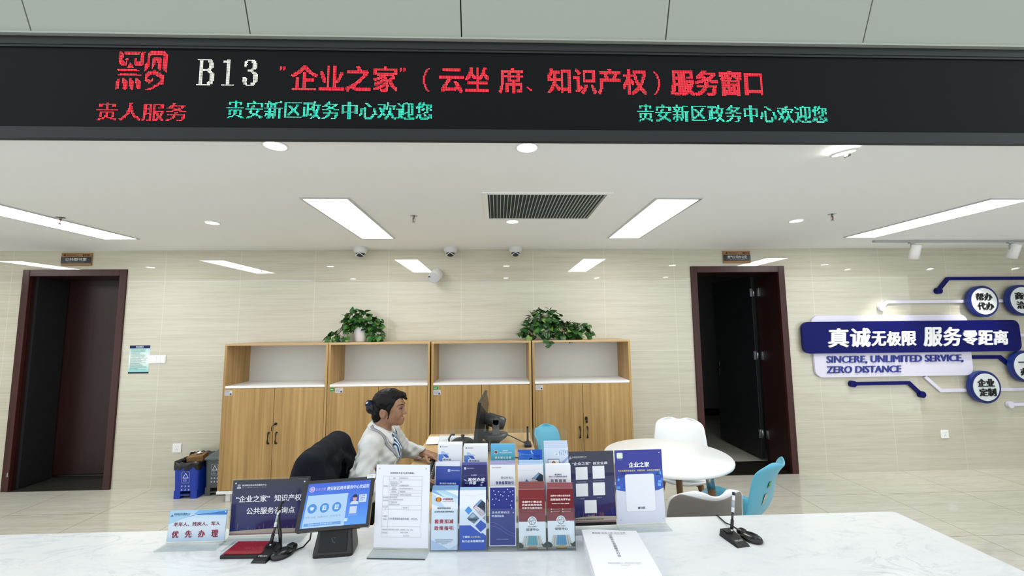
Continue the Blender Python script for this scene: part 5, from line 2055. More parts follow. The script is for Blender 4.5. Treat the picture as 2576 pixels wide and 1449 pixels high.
def d_law(c, w, h):
    c.poly([lw_(0, .0), lw_(1, 0), lw_(1, .23), lw_(.80, .30), lw_(.45, .405), lw_(0, .405)], '#2350b4')
    c.line([lw_(.45, .405), lw_(.82, .275), lw_(1.0, .345)], .0040, '#e6eaf2')

    def dia(x, y, rx, ry, m):
        c.poly([q for q in (lw_(x - rx, y), lw_(x, y - ry), lw_(x + rx if x + rx < 1 else 1, y if x + rx < 1 else y), lw_(x, y + ry))], m)
    dia(.34, .655, .145, .072, '#3f8fd6')
    c.poly([lw_(.52, .715), lw_(.80, .845), lw_(.98, .775), lw_(.98, .60), lw_(.82, .545), lw_(.52, .700)], '#2c3a4d')
    c.poly([lw_(.56, .74), lw_(.80, .845), lw_(.85, .82), lw_(.66, .72)], '#6f95c6')
    c.poly([lw_(.53, .71), lw_(.62, .74), lw_(.75, .70), lw_(.92, .64), lw_(.96, .60), lw_(.82, .545), lw_(.62, .64)], '#c9bcc2')
    c.poly([lw_(.60, .69), lw_(.72, .71), lw_(.78, .66), lw_(.68, .63)], '#e2d8da')
    c.line([lw_(.66, .70), lw_(.84, .60)], .0016, '#8f7f88')
    c.line([lw_(.62, .675), lw_(.80, .575)], .0012, '#8f7f88')
    c.poly([lw_(.28, .52), lw_(.50, .625), lw_(.75, .52), lw_(.55, .43)], '#5f7690')
    c.poly([lw_(.32, .515), lw_(.70, .52), lw_(.62, .48), lw_(.36, .485)], '#2d3a4c')
    c.poly([lw_(.36, .54), lw_(.50, .61), lw_(.62, .56), lw_(.5, .53)], '#a9b9cc')
    c.poly([lw_(.86, .525), lw_(.98, .575), lw_(.98, .48)], '#8796a8')
    c.poly([lw_(.585, .40), lw_(.80, .50), lw_(1.0, .425), lw_(1, .37), lw_(.80, .295)], '#2350b4')
    c.line([lw_(.585, .40), lw_(.80, .50), lw_(1.0, .43)], .0020, '#dfe5ef')
    c.line([lw_(.05, .92), lw_(.5, .90), lw_(.95, .94)], .0006, '#c9ccd8')
    T_(c, '了解新', .12, .40, .215, .036, '#e9edf5', .03)
    T_(c, '(公司法)', .43, .79, .212, .036, '#d9dc9a', .03)
    T_(c, '助力企业稳健发展', .10, .93, .145, .040, '#e9edf5', .035)


def d_name(c, w, h):
    c.rect(*lw_(.03, .012), *lw_(.975, .985), '#26307e')
    pts = ((.18, .93), (.36, .915), (.57, .91), (.70, .955), (.80, .91), (.90, .93), (.23, .87), (.44, .865), (.52, .845), (.74, .845), (.90, .865), (.13, .79), (.26, .80), (.38, .775), (.66, .79), (.86, .76), (.19, .70), (.81, .69), (.85, .645), (.91, .565))
    for i, p in enumerate(pts):
        if i % 3:
            c.line([lw_(*pts[i - 1]), lw_(*p)], .0003, '#3d4896')
    for p in pts:
        c.poly(disc(*lw_(*p), .0034, 14), '#4a52a6')
        c.poly(disc(*lw_(*p), .0019, 12), '#b9bdea')
    T_(c, '企业名称自主', .10, .78, .572, .040, '#dfe2f2', .015)
    T_(c, '申报指南', .10, .56, .510, .040, '#dfe2f2', .015)
    for o in (0, -.07):
        P = [lw_(x / 20 * .94 + .03, .36 + o * .8 + .055 * math.cos((x / 20 - .15) * 4.0) * (1 + o * 2) - .09 * x / 20) for x in range(21)]
        c.line(P, .0006, '#8790cc')
    T_(c, '贵安新区市场监督管理局', .28, .72, .125, .016, '#9aa0d0')


def credit(c, lines, topcol, second):
    c.rect(*lw_(0, .40), *lw_(1, 1), topcol)
    c.rect(*lw_(0, .455), *lw_(1, .60), '#7d3038')
    c.poly([lw_(.40, .60)] + [(lw_(.5, 0)[0] + .0095 * math.cos(a), lw_(0, .60)[1] - .0095 * math.sin(a)) for a in [i * PI / 10 for i in range(10, -1, -1)]], topcol)
    c.rect(*lw_(0, 0), *lw_(1, .455), '#e4e6ea')
    c.poly(disc(*lw_(.5, .46), .0175, 30), '#e4e6ea')
    x, y = lw_(.5, .462)
    c.ring(x, y, .0125, .0016, '#4f4650')
    for a, b_ in (((-.009, .004), (.002, .004)), ((.003, .011), (.003, .0)), ((.004, -.004), (.011, -.004)), ((-.003, -.011), (-.003, .001)), ((-.010, 0), (-.004, 0)), ((.006, .002), (.011, .002))):
        c.line([(x + a[0], y + a[1]), (x + b_[0], y + b_[1])], .0013, '#4f4650')
    T_(c, '中国人民银行', .33, .67, .372, .016, '#6a5c62')
    T_(c, '征信中心', .27, .75, .325, .044, '#40404c', .02)
    # building
    c.poly([lw_(.20, .22), lw_(.80, .22), lw_(.92, .03), lw_(.08, .03)], '#c3c1ba')
    c.poly([lw_(.34, .22), lw_(.66, .22), lw_(.70, .06), lw_(.30, .06)], '#5f9aa4' if not second else '#4f8cb0')
    for k in range(5):
        xx = .36 + k * .07
        c.line([lw_(xx, .22), lw_(xx + (xx - .5) * .25, .06)], .0004, '#a3c8cc')
    c.line([lw_(.28, .215), lw_(.22, .04)], .0012, '#7f7e78')
    c.line([lw_(.72, .215), lw_(.78, .04)], .0012, '#7f7e78')
    c.rect(*lw_(0, 0), *lw_(1, .035), '#8a8780')
    c.poly([lw_(0, .115), lw_(.10, .10), lw_(.17, .06), lw_(.14, .02), lw_(0, .02)], '#2d3a30')
    c.poly([lw_(1, .12), lw_(.90, .08), lw_(.82, .095), lw_(.88, .04), lw_(1, .03)], '#33443a')
    c.poly(rrect(*lw_(.34, .012), *lw_(.66, .048), .003), '#a1724a' if not second else '#b39a58')
    c.rect(*lw_(.30, .0), *lw_(.70, .014), '#4e3c34')
    for s_, x0, x1, yy, hh in lines:
        T_(c, s_, x0, x1, yy, hh, '#ecdcdc', .03)


def d_cr1(c, w, h):
    credit(c, (('全国中小微企业', .12, .88, .795, .036), ('资金流信用信息', .12, .88, .742, .036), ('共享平台操作指引', .12, .88, .690, .036)), '#762329', False)
    c.line([lw_(.10, .85), lw_(.9, .85)], .0005, '#a8666a')
    c.line([lw_(.10, .63), lw_(.9, .63)], .0005, '#a8666a')


def d_cr2(c, w, h):
    credit(c, (('全国中小微企业资金流', .12, .88, .885, .032), ('信用信息共享平台', .12, .88, .82, .040), ('有效助力中小微企业融资', .17, .83, .752, .020)), '#6c151d', True)
    for fx, fy in ((.15, .655), (.58, .655), (.15, .615), (.58, .615)):
        c.poly(disc(*lw_(fx, fy), .0022, 10), '#e5c9c6')
        c.bars(lw_(fx + .04, 0)[0], lw_(fx + .33, 0)[0], lw_(0, fy + .008)[1], 1, .01, .0022, '#c79a96', 3, .1)


def d_proj(c, w, h):
    x, y = lw_(.52, .83)
    c.poly(rrect(x - .005, y - .005, x + .005, y + .005, .0015), '#c9d2ec')
    c.ring(x, y, .0025, .0012, '#4660b0')
    T_(c, '贵安新区政务服务中心', .60, .95, .838, .018, '#d3daf0', .02)
    T_(c, '贵人服务·为贵人服务', .60, .95, .812, .009, '#9aa8d8')
    T_(c, '贵安新区项目服务指南', .16, .82, .29, .034, '#dfe4f4', .03)


def d_onething(c, w, h):
    x, y = lw_(.14, .905)
    c.poly(rrect(x - .0045, y - .0045, x + .0045, y + .0045, .0015), '#c2c6e0')
    T_(c, '贵安新区政务服务中心', .21, .50, .905, .018, '#b9bddb', .02)
    c.line([lw_(.10, .70), lw_(.36, .70)], .0006, '#8a8fc0')
    c.line([lw_(.62, .70), lw_(.90, .70)], .0006, '#8a8fc0')
    T_(c, '贵安新区', .38, .60, .70, .026, '#c9cce4', .03)
    T_(c, '高效办成', .25, .92, .565, .068, '#e6e8f2', .04, .12)
    T_(c, '一件事', .14, .58, .465, .062, '#e6e8f2', .04, .12)
    c.poly([lw_(.08, .57), lw_(.14, .58), lw_(.24, .515), lw_(.16, .52)], '#aab0d6')
    c.poly([lw_(.74, .455), lw_(.80, .50), lw_(.88, .50), lw_(.84, .46)], '#c3c8e2')
    c.poly(disc(*lw_(.78, .405), .005, 16, .003), '#aab0d6')


def d_benef(c, w, h):
    c.poly([lw_(0, .30), lw_(0, .50), lw_(.12, .40), lw_(.30, .30)], '#151b52')
    T_(c, '贵安新区市场监督管理局', .07, .45, .93, .017, '#757b8c')
    T_(c, '受益所有人', .43, .92, .685, .048, '#7d86a0')
    T_(c, '信息备案指引', .22, .93, .565, .058, '#2a4280', .035)


def d_law2(c, w, h):
    c.line([lw_(.05, .86), lw_(.5, .84), lw_(.95, .90)], .0006, '#c3c6d4')
    c.poly([lw_(.55, .64), lw_(.82, .79), lw_(1, .72), lw_(1, .42), lw_(.8, .40)], '#26323f')
    c.poly([lw_(.55, .63), lw_(.80, .785), lw_(.86, .75), lw_(.70, .61)], '#7f9cc4')
    c.poly([lw_(.50, .585), lw_(.62, .63), lw_(.78, .585), lw_(.86, .50), lw_(.6, .45)], '#c9bcc2')
    c.poly([lw_(.66, .58), lw_(.80, .57), lw_(.85, .52), lw_(.7, .53)], '#a08a90')
    c.poly([lw_(.18, .46), lw_(.34, .63), lw_(.52, .5), lw_(.5, .42)], '#3f7db8')


def d_talent(c, w, h):
    T_(c, '贵安新区', .36, .64, .70, .030, '#4a5274', .03)
    T_(c, '支持人才兴贵创新创业若干', .12, .86, .635, .030, '#4a5274', .03)
    for j, ch in enumerate('政策措施'):
        T_(c, ch, .20 + j * .16, .325 + j * .16, .505, .058, '#39415f', .02)


def guide(c, name, sub):
    x, y = lw_(.11, .93)
    c.poly([(x - .003, y - .002), (x + .003, y - .002), (x + .002, y + .003), (x - .002, y + .003)], '#3d5f94')
    T_(c, '贵安新区政务服务中心', .16, .42, .932, .014, '#4a5468', .02)
    c.poly([lw_(.14, .80), lw_(.24, .80), lw_(.40, .69), lw_(.46, .62), lw_(.14, .63)], '#a9bfe4')
    c.poly([lw_(.03, .70), lw_(.18, .70), lw_(.26, .60), lw_(.22, .42), lw_(.18, .42), lw_(.03, .52)], '#5c83c8')
    c.poly([lw_(.18, .70), lw_(.38, .69), lw_(.47, .59), lw_(.34, .59)], '#3a5cb4')
    c.poly([lw_(.36, .74), lw_(.41, .74), lw_(.46, .69), lw_(.45, .67), lw_(.40, .69)], '#b7c6e6')
    c.rect(*lw_(.20, .0), *lw_(1, .585), '#e0e2e8')
    T_(c, name, .23, .23 + .11 * len(name), .53, .038, '#3f5a9c', .02)
    c.line([lw_(.23, .485), lw_(.92, .485)], .0010, '#7f8cae')
    T_(c, sub, .23, .92, .435, .040, '#3f5a9c', .02)


def d_g1(c, w, h):
    guide(c, '贵州省', '行业协会商会服务指南')


def d_g2(c, w, h):
    guide(c, '贵安新区', '政务服务事项指南')


def d_teal(c, w, h):
    x, y = lw_(.22, .83)
    c.poly(disc(x, y, .0085, 24), '#c3d6dc')
    c.poly(disc(x, y, .0065, 22), '#5a5560')
    c.poly(disc(x, y, .003, 14), '#9c4a4a')
    T_(c, '贵安新区', .50, .72, .865, .028, '#cfe6ea', .03)
    T_(c, '综合行政执法支队', .36, .88, .815, .030, '#cfe6ea', .03)
    for i, s_ in enumerate(('城市建设治理', '知法守法办事')):
        for j, ch in enumerate(s_):
            T_(c, ch, .17 + j * .115, .265 + j * .115, .695 - i * .085, .044, '#d9ecea', .03, .1)


def d_blue(c, w, h):
    c.poly([lw_(0, .72), lw_(1, .70), lw_(1, .30), lw_(0, .30)], '#4b80cc')
    c.poly([lw_(0, .94), lw_(.25, .88), lw_(.55, .87), lw_(1, .98), lw_(1, 1), lw_(0, 1)], '#1e59b8')
    c.poly([lw_(.55, .90), lw_(.7, .78), lw_(1, .70), lw_(1, 1), lw_(.6, 1)], '#1a55bc')
    c.poly([lw_(.10, .81), lw_(.35, .78), lw_(.60, .80), lw_(.4, .845), lw_(.15, .84)], '#2d68c4')
    c.poly([lw_(.52, .96), lw_(.58, 1.0), lw_(.60, .92), lw_(.66, .86), lw_(.57, .88)], '#8fb7e6')
    x, y = lw_(.54, .70)
    P = [(x + .0055 * math.cos(a), y + .0055 * math.sin(a)) for a in [PI * .25 + i * PI * 1.5 / 14 for i in range(15)]]
    c.line(P, .0034, '#173a86')
    T_(c, '中国政府', .64, .92, .705, .034, '#1a3f8c', .03)
    T_(c, '采购网', .62, .92, .805, .018, '#1a3f8c', .02)


def d_frame(c, w, h):
    for i in range(5):
        for j in range(4):
            if (i * 7 + j * 3) % 5:
                c.rect(*lw_(.62 + i * .08, .905 - j * .030), *lw_(.66 + i * .08, .925 - j * .030), '#7fb0d2', False)
    c.poly([lw_(.40, .42), lw_(.52, .42), lw_(1, .70), lw_(1, .78)], '#9aa2cf')
    c.poly(rrect(*lw_(.42, .79), *lw_(.62, .855), .002), '#e6ebf2')
    c.poly([lw_(.52, .80), lw_(.56, .80), lw_(.55, .765)], '#e6ebf2')
    T_(c, '你好!', .46, .58, .825, .022, '#5b6a88')
    c.rect(*lw_(.15, .46), *lw_(.62, .70), '#6a5f58')
    c.rect(*lw_(.165, .46), *lw_(.605, .685), '#e3e6ea')
    c.poly(disc(*lw_(.39, .60), .0070, 24), '#a33a2c')
    c.poly(disc(*lw_(.39, .605), .0036, 16), '#c9943c')
    T_(c, '贵安新区营商环境', .22, .56, .505, .016, '#6f7890', .02)
    c.poly([lw_(.62, .54), lw_(.66, .56), lw_(.67, .61), lw_(.63, .63)], '#9c8a68')


PB = M('#cfe0ec', .4)
leaflet_stack(0, 0, 'pale tax leaflet with red title', M('#dbe3ee', .35), d_tax, 4, .0014, .0022, step=.0032, edge='#7ea6d0')
leaflet_stack(0, 1, 'white and blue leaflet with diamond photographs', M('#dfe4ee', .35), d_law, 2, .0014, .0025, step=.004, edge='#a8c4e2')
leaflet_stack(0, 2, 'navy leaflet with a pattern of dots', M('#d3d9e8', .35), d_name, 0, .0016, dz=.012)
leaflet_stack(0, 3, 'dark red credit leaflet with boxed title', M('#e4e6ea', .35), d_cr1, 4, .0016, .0025, step=.0058, edge='#8a4a48')
leaflet_stack(0, 4, 'dark red credit leaflet with bold title', M('#e4e6ea', .35), d_cr2, 4, .0016, .0025, dz=.002, step=.0042, edge='#96525a')
leaflet_stack(1, 0, 'royal blue project leaflet', M('#26409c', .3), d_proj, 3, .0016, .003, step=.005, edge='#dfe4f0', tilt=.02, dz=-.004, ys=.43)
leaflet_stack(1, 1, 'dark navy leaflet with large white title', M('#171c5e', .3), d_onething, 2, .0016, .003, step=.004, edge='#5a5fa6', ys=.60)
leaflet_stack(1, 2, 'white leaflet with blue bottom title', M('#dfe2e8', .35), d_benef, 3, .0016, .003, step=.004, edge='#a9a6d0', ys=.74)
leaflet_stack(1, 3, 'white leaflet with a photograph of hands', M('#d9dce4', .35), d_law2, 3, .0016, .003, step=.0045, edge='#b3cbe6', tilt=-.01, ys=.7)
leaflet_stack(1, 4, 'white policy leaflet with dark title', M('#dee1e7', .35), d_talent, 5, .0028, .0004, step=.0005, edge='#eceff2', dz=-.004, ys=.56)
leaflet_stack(2, 0, 'white booklet with blue shapes', M('#dfe2e8', .35), d_g1, 5, .0036, .0004, step=.0012, edge='#f0f2f5', dz=.010, ys=.60)
leaflet_stack(2, 1, 'white blue-shaped booklet with longer name', M('#dfe2e6', .35), d_g2, 5, .0036, .0004, step=.0008, edge='#eef0f2', dz=.004, ys=.60)
g = N('teal_leaflet_print', .35, .4)
sp = g.n('ShaderNodeSeparateXYZ')
g.l(g.coord(), sp.inputs[0])
mr = g.n('ShaderNodeMapRange')
mr.inputs[1].default_value, mr.inputs[2].default_value = .11, .21
g.l(sp.outputs['Y'], mr.inputs[0])
g.base(g.ramp(mr.outputs[0], [(0, '#3f9090'), (.5, '#4b9db0'), (1, '#5aa9d6')]))
leaflet_stack(2, 2, 'teal leaflet with white lettering', g.m, d_teal, 3, .0016, .002, step=.0012, edge='#7fbfe2', dz=.006, ys=.78)
leaflet_stack(2, 3, 'short blue leaflet with a letter C mark', M('#3f78cc', .3), d_blue, 0, .0016, dz=-.014, lw=.094, ys=.62)
leaflet_stack(2, 4, 'pale blue leaflet with a framed emblem', M('#c3d3e6', .35), d_frame, 4, .0014, .004, step=.0055, edge='#c9d6ea', dz=-.006, ys=.72)

# ================================================================== office chair, jacket, seated person
NAVYC = fabric('navy_wool', '#0a0d15', '#131823', .9, 160, .2)
t = thing('office_chair', 'black office chair of the seated person, mostly covered by a dark jacket', 'chair', (-.87, 2.62, 0), -.02)
b = B()
b.box((0, 0, .445), (.46, .47, .07), 0, .03, None, 4)
b.build('seat', BLACK_M, t)
sdf_obj('backrest', [X_((-.165, 0, .80), (.008, .19, .10), .02, None, .03), X_((-.155, 0, .64), (.008, .20, .09), .02, None, .03)], BLACK_M, t, .008)
B().box((-.20, 0, .56), (.03, .07, .32), 0, .008).box((-.12, 0, .415), (.2, .07, .03), 0, .008).build('back_post', BLACK, t)
for sy in (-1, 1):
    B().tube([(-.02, sy * .22, .42), (-.01, sy * .265, .44), (.0, sy * .27, .55), (.0, sy * .27, .665)], .016, 8).box((.02, sy * .27, .675), (.22, .055, .026), 0, .010).build('armrest', BLACK, t)
B().cyl((0, 0, .10), (0, 0, .41), .026, n=16).build('gas_lift', M('#2a2b2e', .3, .6), t)
for k in range(5):
    a = k * 2 * PI / 5 + .3
    p = (.29 * math.cos(a), .29 * math.sin(a))
    l = B().tube([(0, 0, .115), (p[0] * .5, p[1] * .5, .10), (p[0], p[1], .075)], [.03, .024, .016], 8).build('base_arm', BLACK, t)
    B().cyl((p[0], p[1] - .02, .03), (p[0], p[1] + .02, .03), .03, n=14).build('castor', BLACK, l)

jy = 2.60


def jfold(A, X, Y, Z):
    return A + .006 * np.sin(38 * (Y + .35 * Z) + 2.2 * np.sin(9 * Z)) * np.clip((.92 - Z) / .25, 0, 1) + .003 * np.sin(55 * (Y - .7 * Z))


jk = sdf_obj('jacket', [C_((-1.045, jy - .21, .895), (-1.045, jy + .19, .905), .045, .052, .05),
                        X_((-1.04, jy, .80), (.028, .20, .08), .04, None, .06),
                        X_((-1.035, jy + .01, .64), (.05, .215, .12), .05, None, .08),
                        X_((-1.05, jy - .02, .50), (.06, .22, .06), .05, None, .08),
                        C_((-1.06, jy - .23, .84), (-1.08, jy - .27, .56), .045, .06, .06),
                        C_((-.985, jy - .12, .60), (-.975, jy - .13, .74), .024, .026, .02), C_((-.975, jy - .13, .74), (-.972, jy - .06, .835), .026, .028, .02),
                        C_((-.972, jy - .06, .835), (-.970, jy + .04, .850), .028, .026, .02), C_((-.970, jy + .04, .850), (-.955, jy + .15, .76), .026, .034, .025),
                        C_((-.955, jy + .15, .76), (-.94, jy + .215, .60), .036, .045, .03),
                        C_((-1.0, jy + .20, .87), (-.965, jy + .23, .74), .045, .04, .05),
                        ('e', (-.955, jy + .03, .70), (.03, .085, .12), None, -.02)], NAVYC, None, .007, 2, jfold)
tag(jk, 'dark navy jacket hung over the back of the office chair', 'jacket')

# ---- person
PY = 2.655
SKIN = None
g = N('skin', .48, .4)
g.base(g.ramp(g.noise(g.coord(), 30, 4), [(.3, '#8f6850'), (.6, '#9f7961'), (.8, '#aa866e')]))
g.b.inputs['Subsurface Weight'].default_value = .08
g.b.inputs['Subsurface Radius'].default_value = (.012, .005, .003)
SKIN = g.m


def V3(*a):
    return Vector(a)


def hand(W, d, s, up, curl, k=.006):
    """palm, four separate fingers and a thumb leaving the side of the palm"""
    W, d, s, up = Vector(W), Vector(d).normalized(), Vector(s).normalized(), Vector(up).normalized()
    P = []
    for q in (-.022, -.007, .008, .022):
        P.append(C_(W + d * .012 + s * q * .75, W + d * .078 + s * q, .0145, .0120, .016))
    for i, (q, L, sp) in enumerate(((.027, .072, .16), (.009, .079, .04), (-.010, .073, -.08), (-.027, .058, -.22))):
        p = W + d * (.078 - .003 * i) + s * q
        f = (d + s * sp).normalized()
        a = 0.0
        for j, fr in enumerate((.42, .32, .26)):
            a += curl[j] + .05 * i
            e = f * math.cos(a) - up * math.sin(a)
            n = p + e * (L * fr)
            P.append(C_(p, n, .0084 - .0006 * j, .0080 - .0006 * j, .004))
            p = n
    p = W + d * .022 + s * .022 - up * .004
    for j, (L, dirv) in enumerate(((.038, d * .75 + s * .75 - up * .25), (.030, d * .95 + s * .35 - up * .35), (.024, d * 1.0 + s * .1 - up * .4))):
        n = p + dirv.normalized() * L
        P.append(C_(p, n, (.0125, .0100, .0090)[j], (.0100, .0090, .0078)[j], .006))
        p = n
    return P


SR, ER, WR = V3(-.738, 2.492, .942), V3(-.745, 2.372, .715), V3(-.485, 2.365, .792)
SL, EL, WL = V3(-.705, 2.822, .942), V3(-.655, 2.975, .785), V3(-.478, 2.815, .803)
head = [
    E_((-.678, PY, 1.156), (.088, .073, .084), None, .01), E_((-.648, PY, 1.108), (.056, .056, .074), None, .03),
    C_((-.640, PY, 1.056), (-.604, PY, 1.0405), .030, .0175, .022), C_((-.668, PY - .046, 1.070), (-.624, PY - .014, 1.043), .018, .015, .025), C_((-.668, PY + .046, 1.070), (-.624, PY + .014, 1.043), .018, .015, .025),
    E_((-.626, PY - .033, 1.098), (.019, .018, .024), None, .03), E_((-.626, PY + .033, 1.098), (.019, .018, .024), None, .03),
    C_((-.596, PY, 1.132), (-.580, PY, 1.102), .0070, .0090, .012), E_((-.5760, PY, 1.0970), (.0105, .0105, .0090), None, .008),
    E_((-.586, PY - .0115, 1.0930), (.010, .0070, .0070), None, .006), E_((-.586, PY + .0115, 1.0930), (.010, .0070, .0070), None, .006),
    C_((-.603, PY - .042, 1.147), (-.593, PY - .014, 1.148), .008, .007, .014), C_((-.603, PY + .042, 1.147), (-.593, PY + .014, 1.148), .008, .007, .014),
    ('e', (-.580, PY - .031, 1.129), (.011, .017, .0075), None, -.010), ('e', (-.580, PY + .031, 1.129), (.011, .017, .0075), None, -.010),
    E_((-.605, PY - .031, 1.1275), (.0145, .0155, .0090), None, .004), E_((-.605, PY + .031, 1.1275), (.0145, .0155, .0090), None, .004),
    E_((-.5930, PY, 1.066), (.0085, .022, .0075), None, .014), E_((-.5942, PY, 1.054), (.0085, .018, .0075), None, .012),
    ('c', (-.5785, PY - .022, 1.0585), (-.5785, PY + .022, 1.0585), .0016, .0016, -.003),
]
for sg in (-1, 1):
    head += [E_((-.697, PY + sg * .0735, 1.106), (.020, .007, .030), RM(rz=sg * -.35, ry=-.12), .006), ('e', (-.691, PY + sg * .081, 1.108), (.010, .006, .018), RM(ry=-.12), -.004)]
torso = [
    C_((-.700, PY, 1.07), (-.738, PY, .965), .049, .056, .03), C_((-.738, PY - .13, .945), (-.720, PY + .13, .945), .052, .052, .05),
    E_((-.742, PY, .845), (.105, .160, .15), None, .06), E_((-.790, PY, .67), (.100, .135, .16), None, .06), E_((-.835, PY, .535), (.14, .175, .075), None, .05),
]
legs = []
for sg in (-1, 1):
    legs += [C_((-.82, PY + sg * .09, .545), (-.43, PY + sg * .10, .555), .078, .058, .03), C_((-.43, PY + sg * .10, .555), (-.47, PY + sg * .10, .11), .054, .038, .02), C_((-.47, PY + sg * .10, .055), (-.33, PY + sg * .11, .035), .035, .030, .02), C_((-.47, PY + sg * .10, .12), (-.47, PY + sg * .10, .05), .038, .036, .02)]
arms = [C_(SR, ER, .046, .036, .03), C_(ER, WR, .036, .024, .02), C_(SL, EL, .046, .036, .03), C_(EL, WL, .036, .024, .02)]
hands = hand(WR + V3(.005, 0, 0), (1, -.10, -.06), (.05, 1, 0), (.05, 0, 1), (.10, .38, .35)) + hand(WL + V3(.004, -.003, 0), (.86, -.50, -.10), (-.50, -.86, 0), (.12, -.1, 1), (.10, .30, .30))
person = thing('person', 'person with dark bun and white blouse seated in profile, typing at the desk', 'person', (0, 0, 0))
bod = sdf_obj('body', head + torso + legs + arms + hands, SKIN, person, .0036, 2)
bm = bmesh.new()
bm.from_mesh(bod.data)
BB = BVHTree.FromBMesh(bm)
bm.free()


def on_skin(pts, off):
    out = []
    for q in pts:
        c_, n_, _, _ = BB.find_nearest(Vector(q))
        out.append(c_ + n_ * off)
    return out



for sg in (-1, 1):
    e = B().ell((-.6045, PY + sg * .0315, 1.1270), (.0142, .0165, .0056), 0).build('eye', M('#8f837c', .25), person)
    B().ell((-.5948, PY + sg * .0320, 1.1268), (.0056, .0100, .0054), 0).build('iris', M('#140c0a', .12), e)
    B().tube([(-.6055, PY + sg * .0500, 1.1260), (-.5945, PY + sg * .042, 1.1318), (-.5885, PY + sg * .031, 1.1332), (-.590, PY + sg * .017, 1.1285)], [.0012, .0026, .0026, .0012], 6).build('eyelid_line', M('#2a1a16', .6), e)
    B().tube(on_skin([(-.618, PY + sg * .0560, 1.1450), (-.610, PY + sg * .052, 1.1485), (-.6025, PY + sg * .0465, 1.1510), (-.595, PY + sg * .038, 1.1525), (-.589, PY + sg * .027, 1.1520), (-.585, PY + sg * .014, 1.1475)], .0002), [.0012, .0022, .0016, .0034, .0038, .0024], 6, 0, None, .8).build('eyebrow', M('#231712', .8), person)
sdf_obj('lips', [E_((-.5905, PY, 1.0638), (.0105, .0205, .0036), None, .003), E_((-.5912, PY, 1.0540), (.0100, .0170, .0042), None, .003), ('c', (-.576, PY - .020, 1.0590), (-.576, PY + .020, 1.0590), .0016, .0016, -.002)], M('#8f5248', .45), person, .0016, 1)

HAIR = None
g = N('dark_hair', .45, .22)
hn = g.noise(g.coord((30, 160, 90)), 1.0, 3, .6)
g.base(g.ramp(hn, [(.3, '#040303'), (.7, '#0f0c0a')]))
g.bump(hn, .25, .003)
hp = [E_((-.688, PY, 1.163), (.093, .081, .083), None, .01), E_((-.735, PY, 1.108), (.044, .064, .062), None, .03), E_((-.742, PY, 1.075), (.028, .05, .03), None, .03),
      ('e', (-.560, PY, 1.116), (.092, .125, .090), None, -.008), ('e', (-.690, PY - .090, 1.097), (.026, .026, .036), None, -.006), ('e', (-.690, PY + .090, 1.097), (.026, .026, .036), None, -.006),
      C_((-.668, PY - .046, 1.218), (-.628, PY - .046, 1.208), .016, .010, .025),
      C_((-.665, PY - .020, 1.224), (-.596, PY - .016, 1.206), .018, .013, .025), C_((-.596, PY - .016, 1.206), (-.574, PY - .004, 1.184), .012, .007, .015),
      C_((-.660, PY + .025, 1.222), (-.598, PY + .025, 1.202), .018, .013, .025), C_((-.598, PY + .025, 1.202), (-.580, PY + .035, 1.174), .013, .007, .02),
      C_((-.648, PY - .064, 1.172), (-.660, PY - .071, 1.130), .010, .008, .014), C_((-.660, PY - .071, 1.130), (-.666, PY - .066, 1.075), .0065, .0040, .006)]
sdf_obj('hair', hp, g.m, person, .0034, 2, lambda A, X, Y, Z: A + .0011 * np.sin(420 * (Y + .35 * X) + 3 * np.sin(40 * Z)) + .0009 * np.sin(300 * (Y - .5 * Z) + 2 * np.sin(30 * X)))
bn = sdf_obj('hair_bun', [E_((-.776, PY - .005, 1.134), (.040, .052, .042), None, .01), E_((-.757, PY, 1.130), (.03, .04, .035), None, .02)], M('#0b0e1a', .5), person, .004, 2,
             lambda A, X, Y, Z: A + .0022 * np.sin(230 * (Z + Y)) * np.sin(230 * (X - Y)))
b = B()
for sg, cz in ((-1, 1.178), (1, 1.172)):
    b.add([(-.765, PY - .022, 1.176), (-.790, PY - .035 + sg * .022, cz + .008 - (.004 if sg > 0 else 0)), (-.806, PY - .033 + sg * .030, cz - .010), (-.804, PY - .035 + sg * .022, cz - .030), (-.768, PY - .045, 1.160)], [(0, 1, 2, 3, 4)], 1)
b.add([(-.786, PY - .075, 1.180), (-.800, PY - .070, 1.172), (-.803, PY - .066, 1.164), (-.790, PY - .078, 1.170)], [(0, 1, 2, 3)], 0)
o = b.build('hair_bow', [M('#e4e8ee', .4), M('#1a2346', .4)], bn)
o.modifiers.new('thickness', 'SOLIDIFY').thickness = .005

g = N('white_blouse', .75, .25)
fn_ = g.noise(g.coord(), 18, 3, .6)
g.base(g.ramp(fn_, [(.3, '#c6c8c8'), (.7, '#d3d5d4')]))
BLOUSE = g.m


def folds(A, X, Y, Z):
    f = (.0052) * np.sin(62 * (Z + .55 * X + .25 * Y) + 2.5 * np.sin(14 * (X + Y)))
    f += .0040 * np.sin(120 * (Z - .8 * X) + 2.0 * np.sin(25 * Y))
    return A + f * np.clip((1.0 - Z) / .18, .10, 1.0)


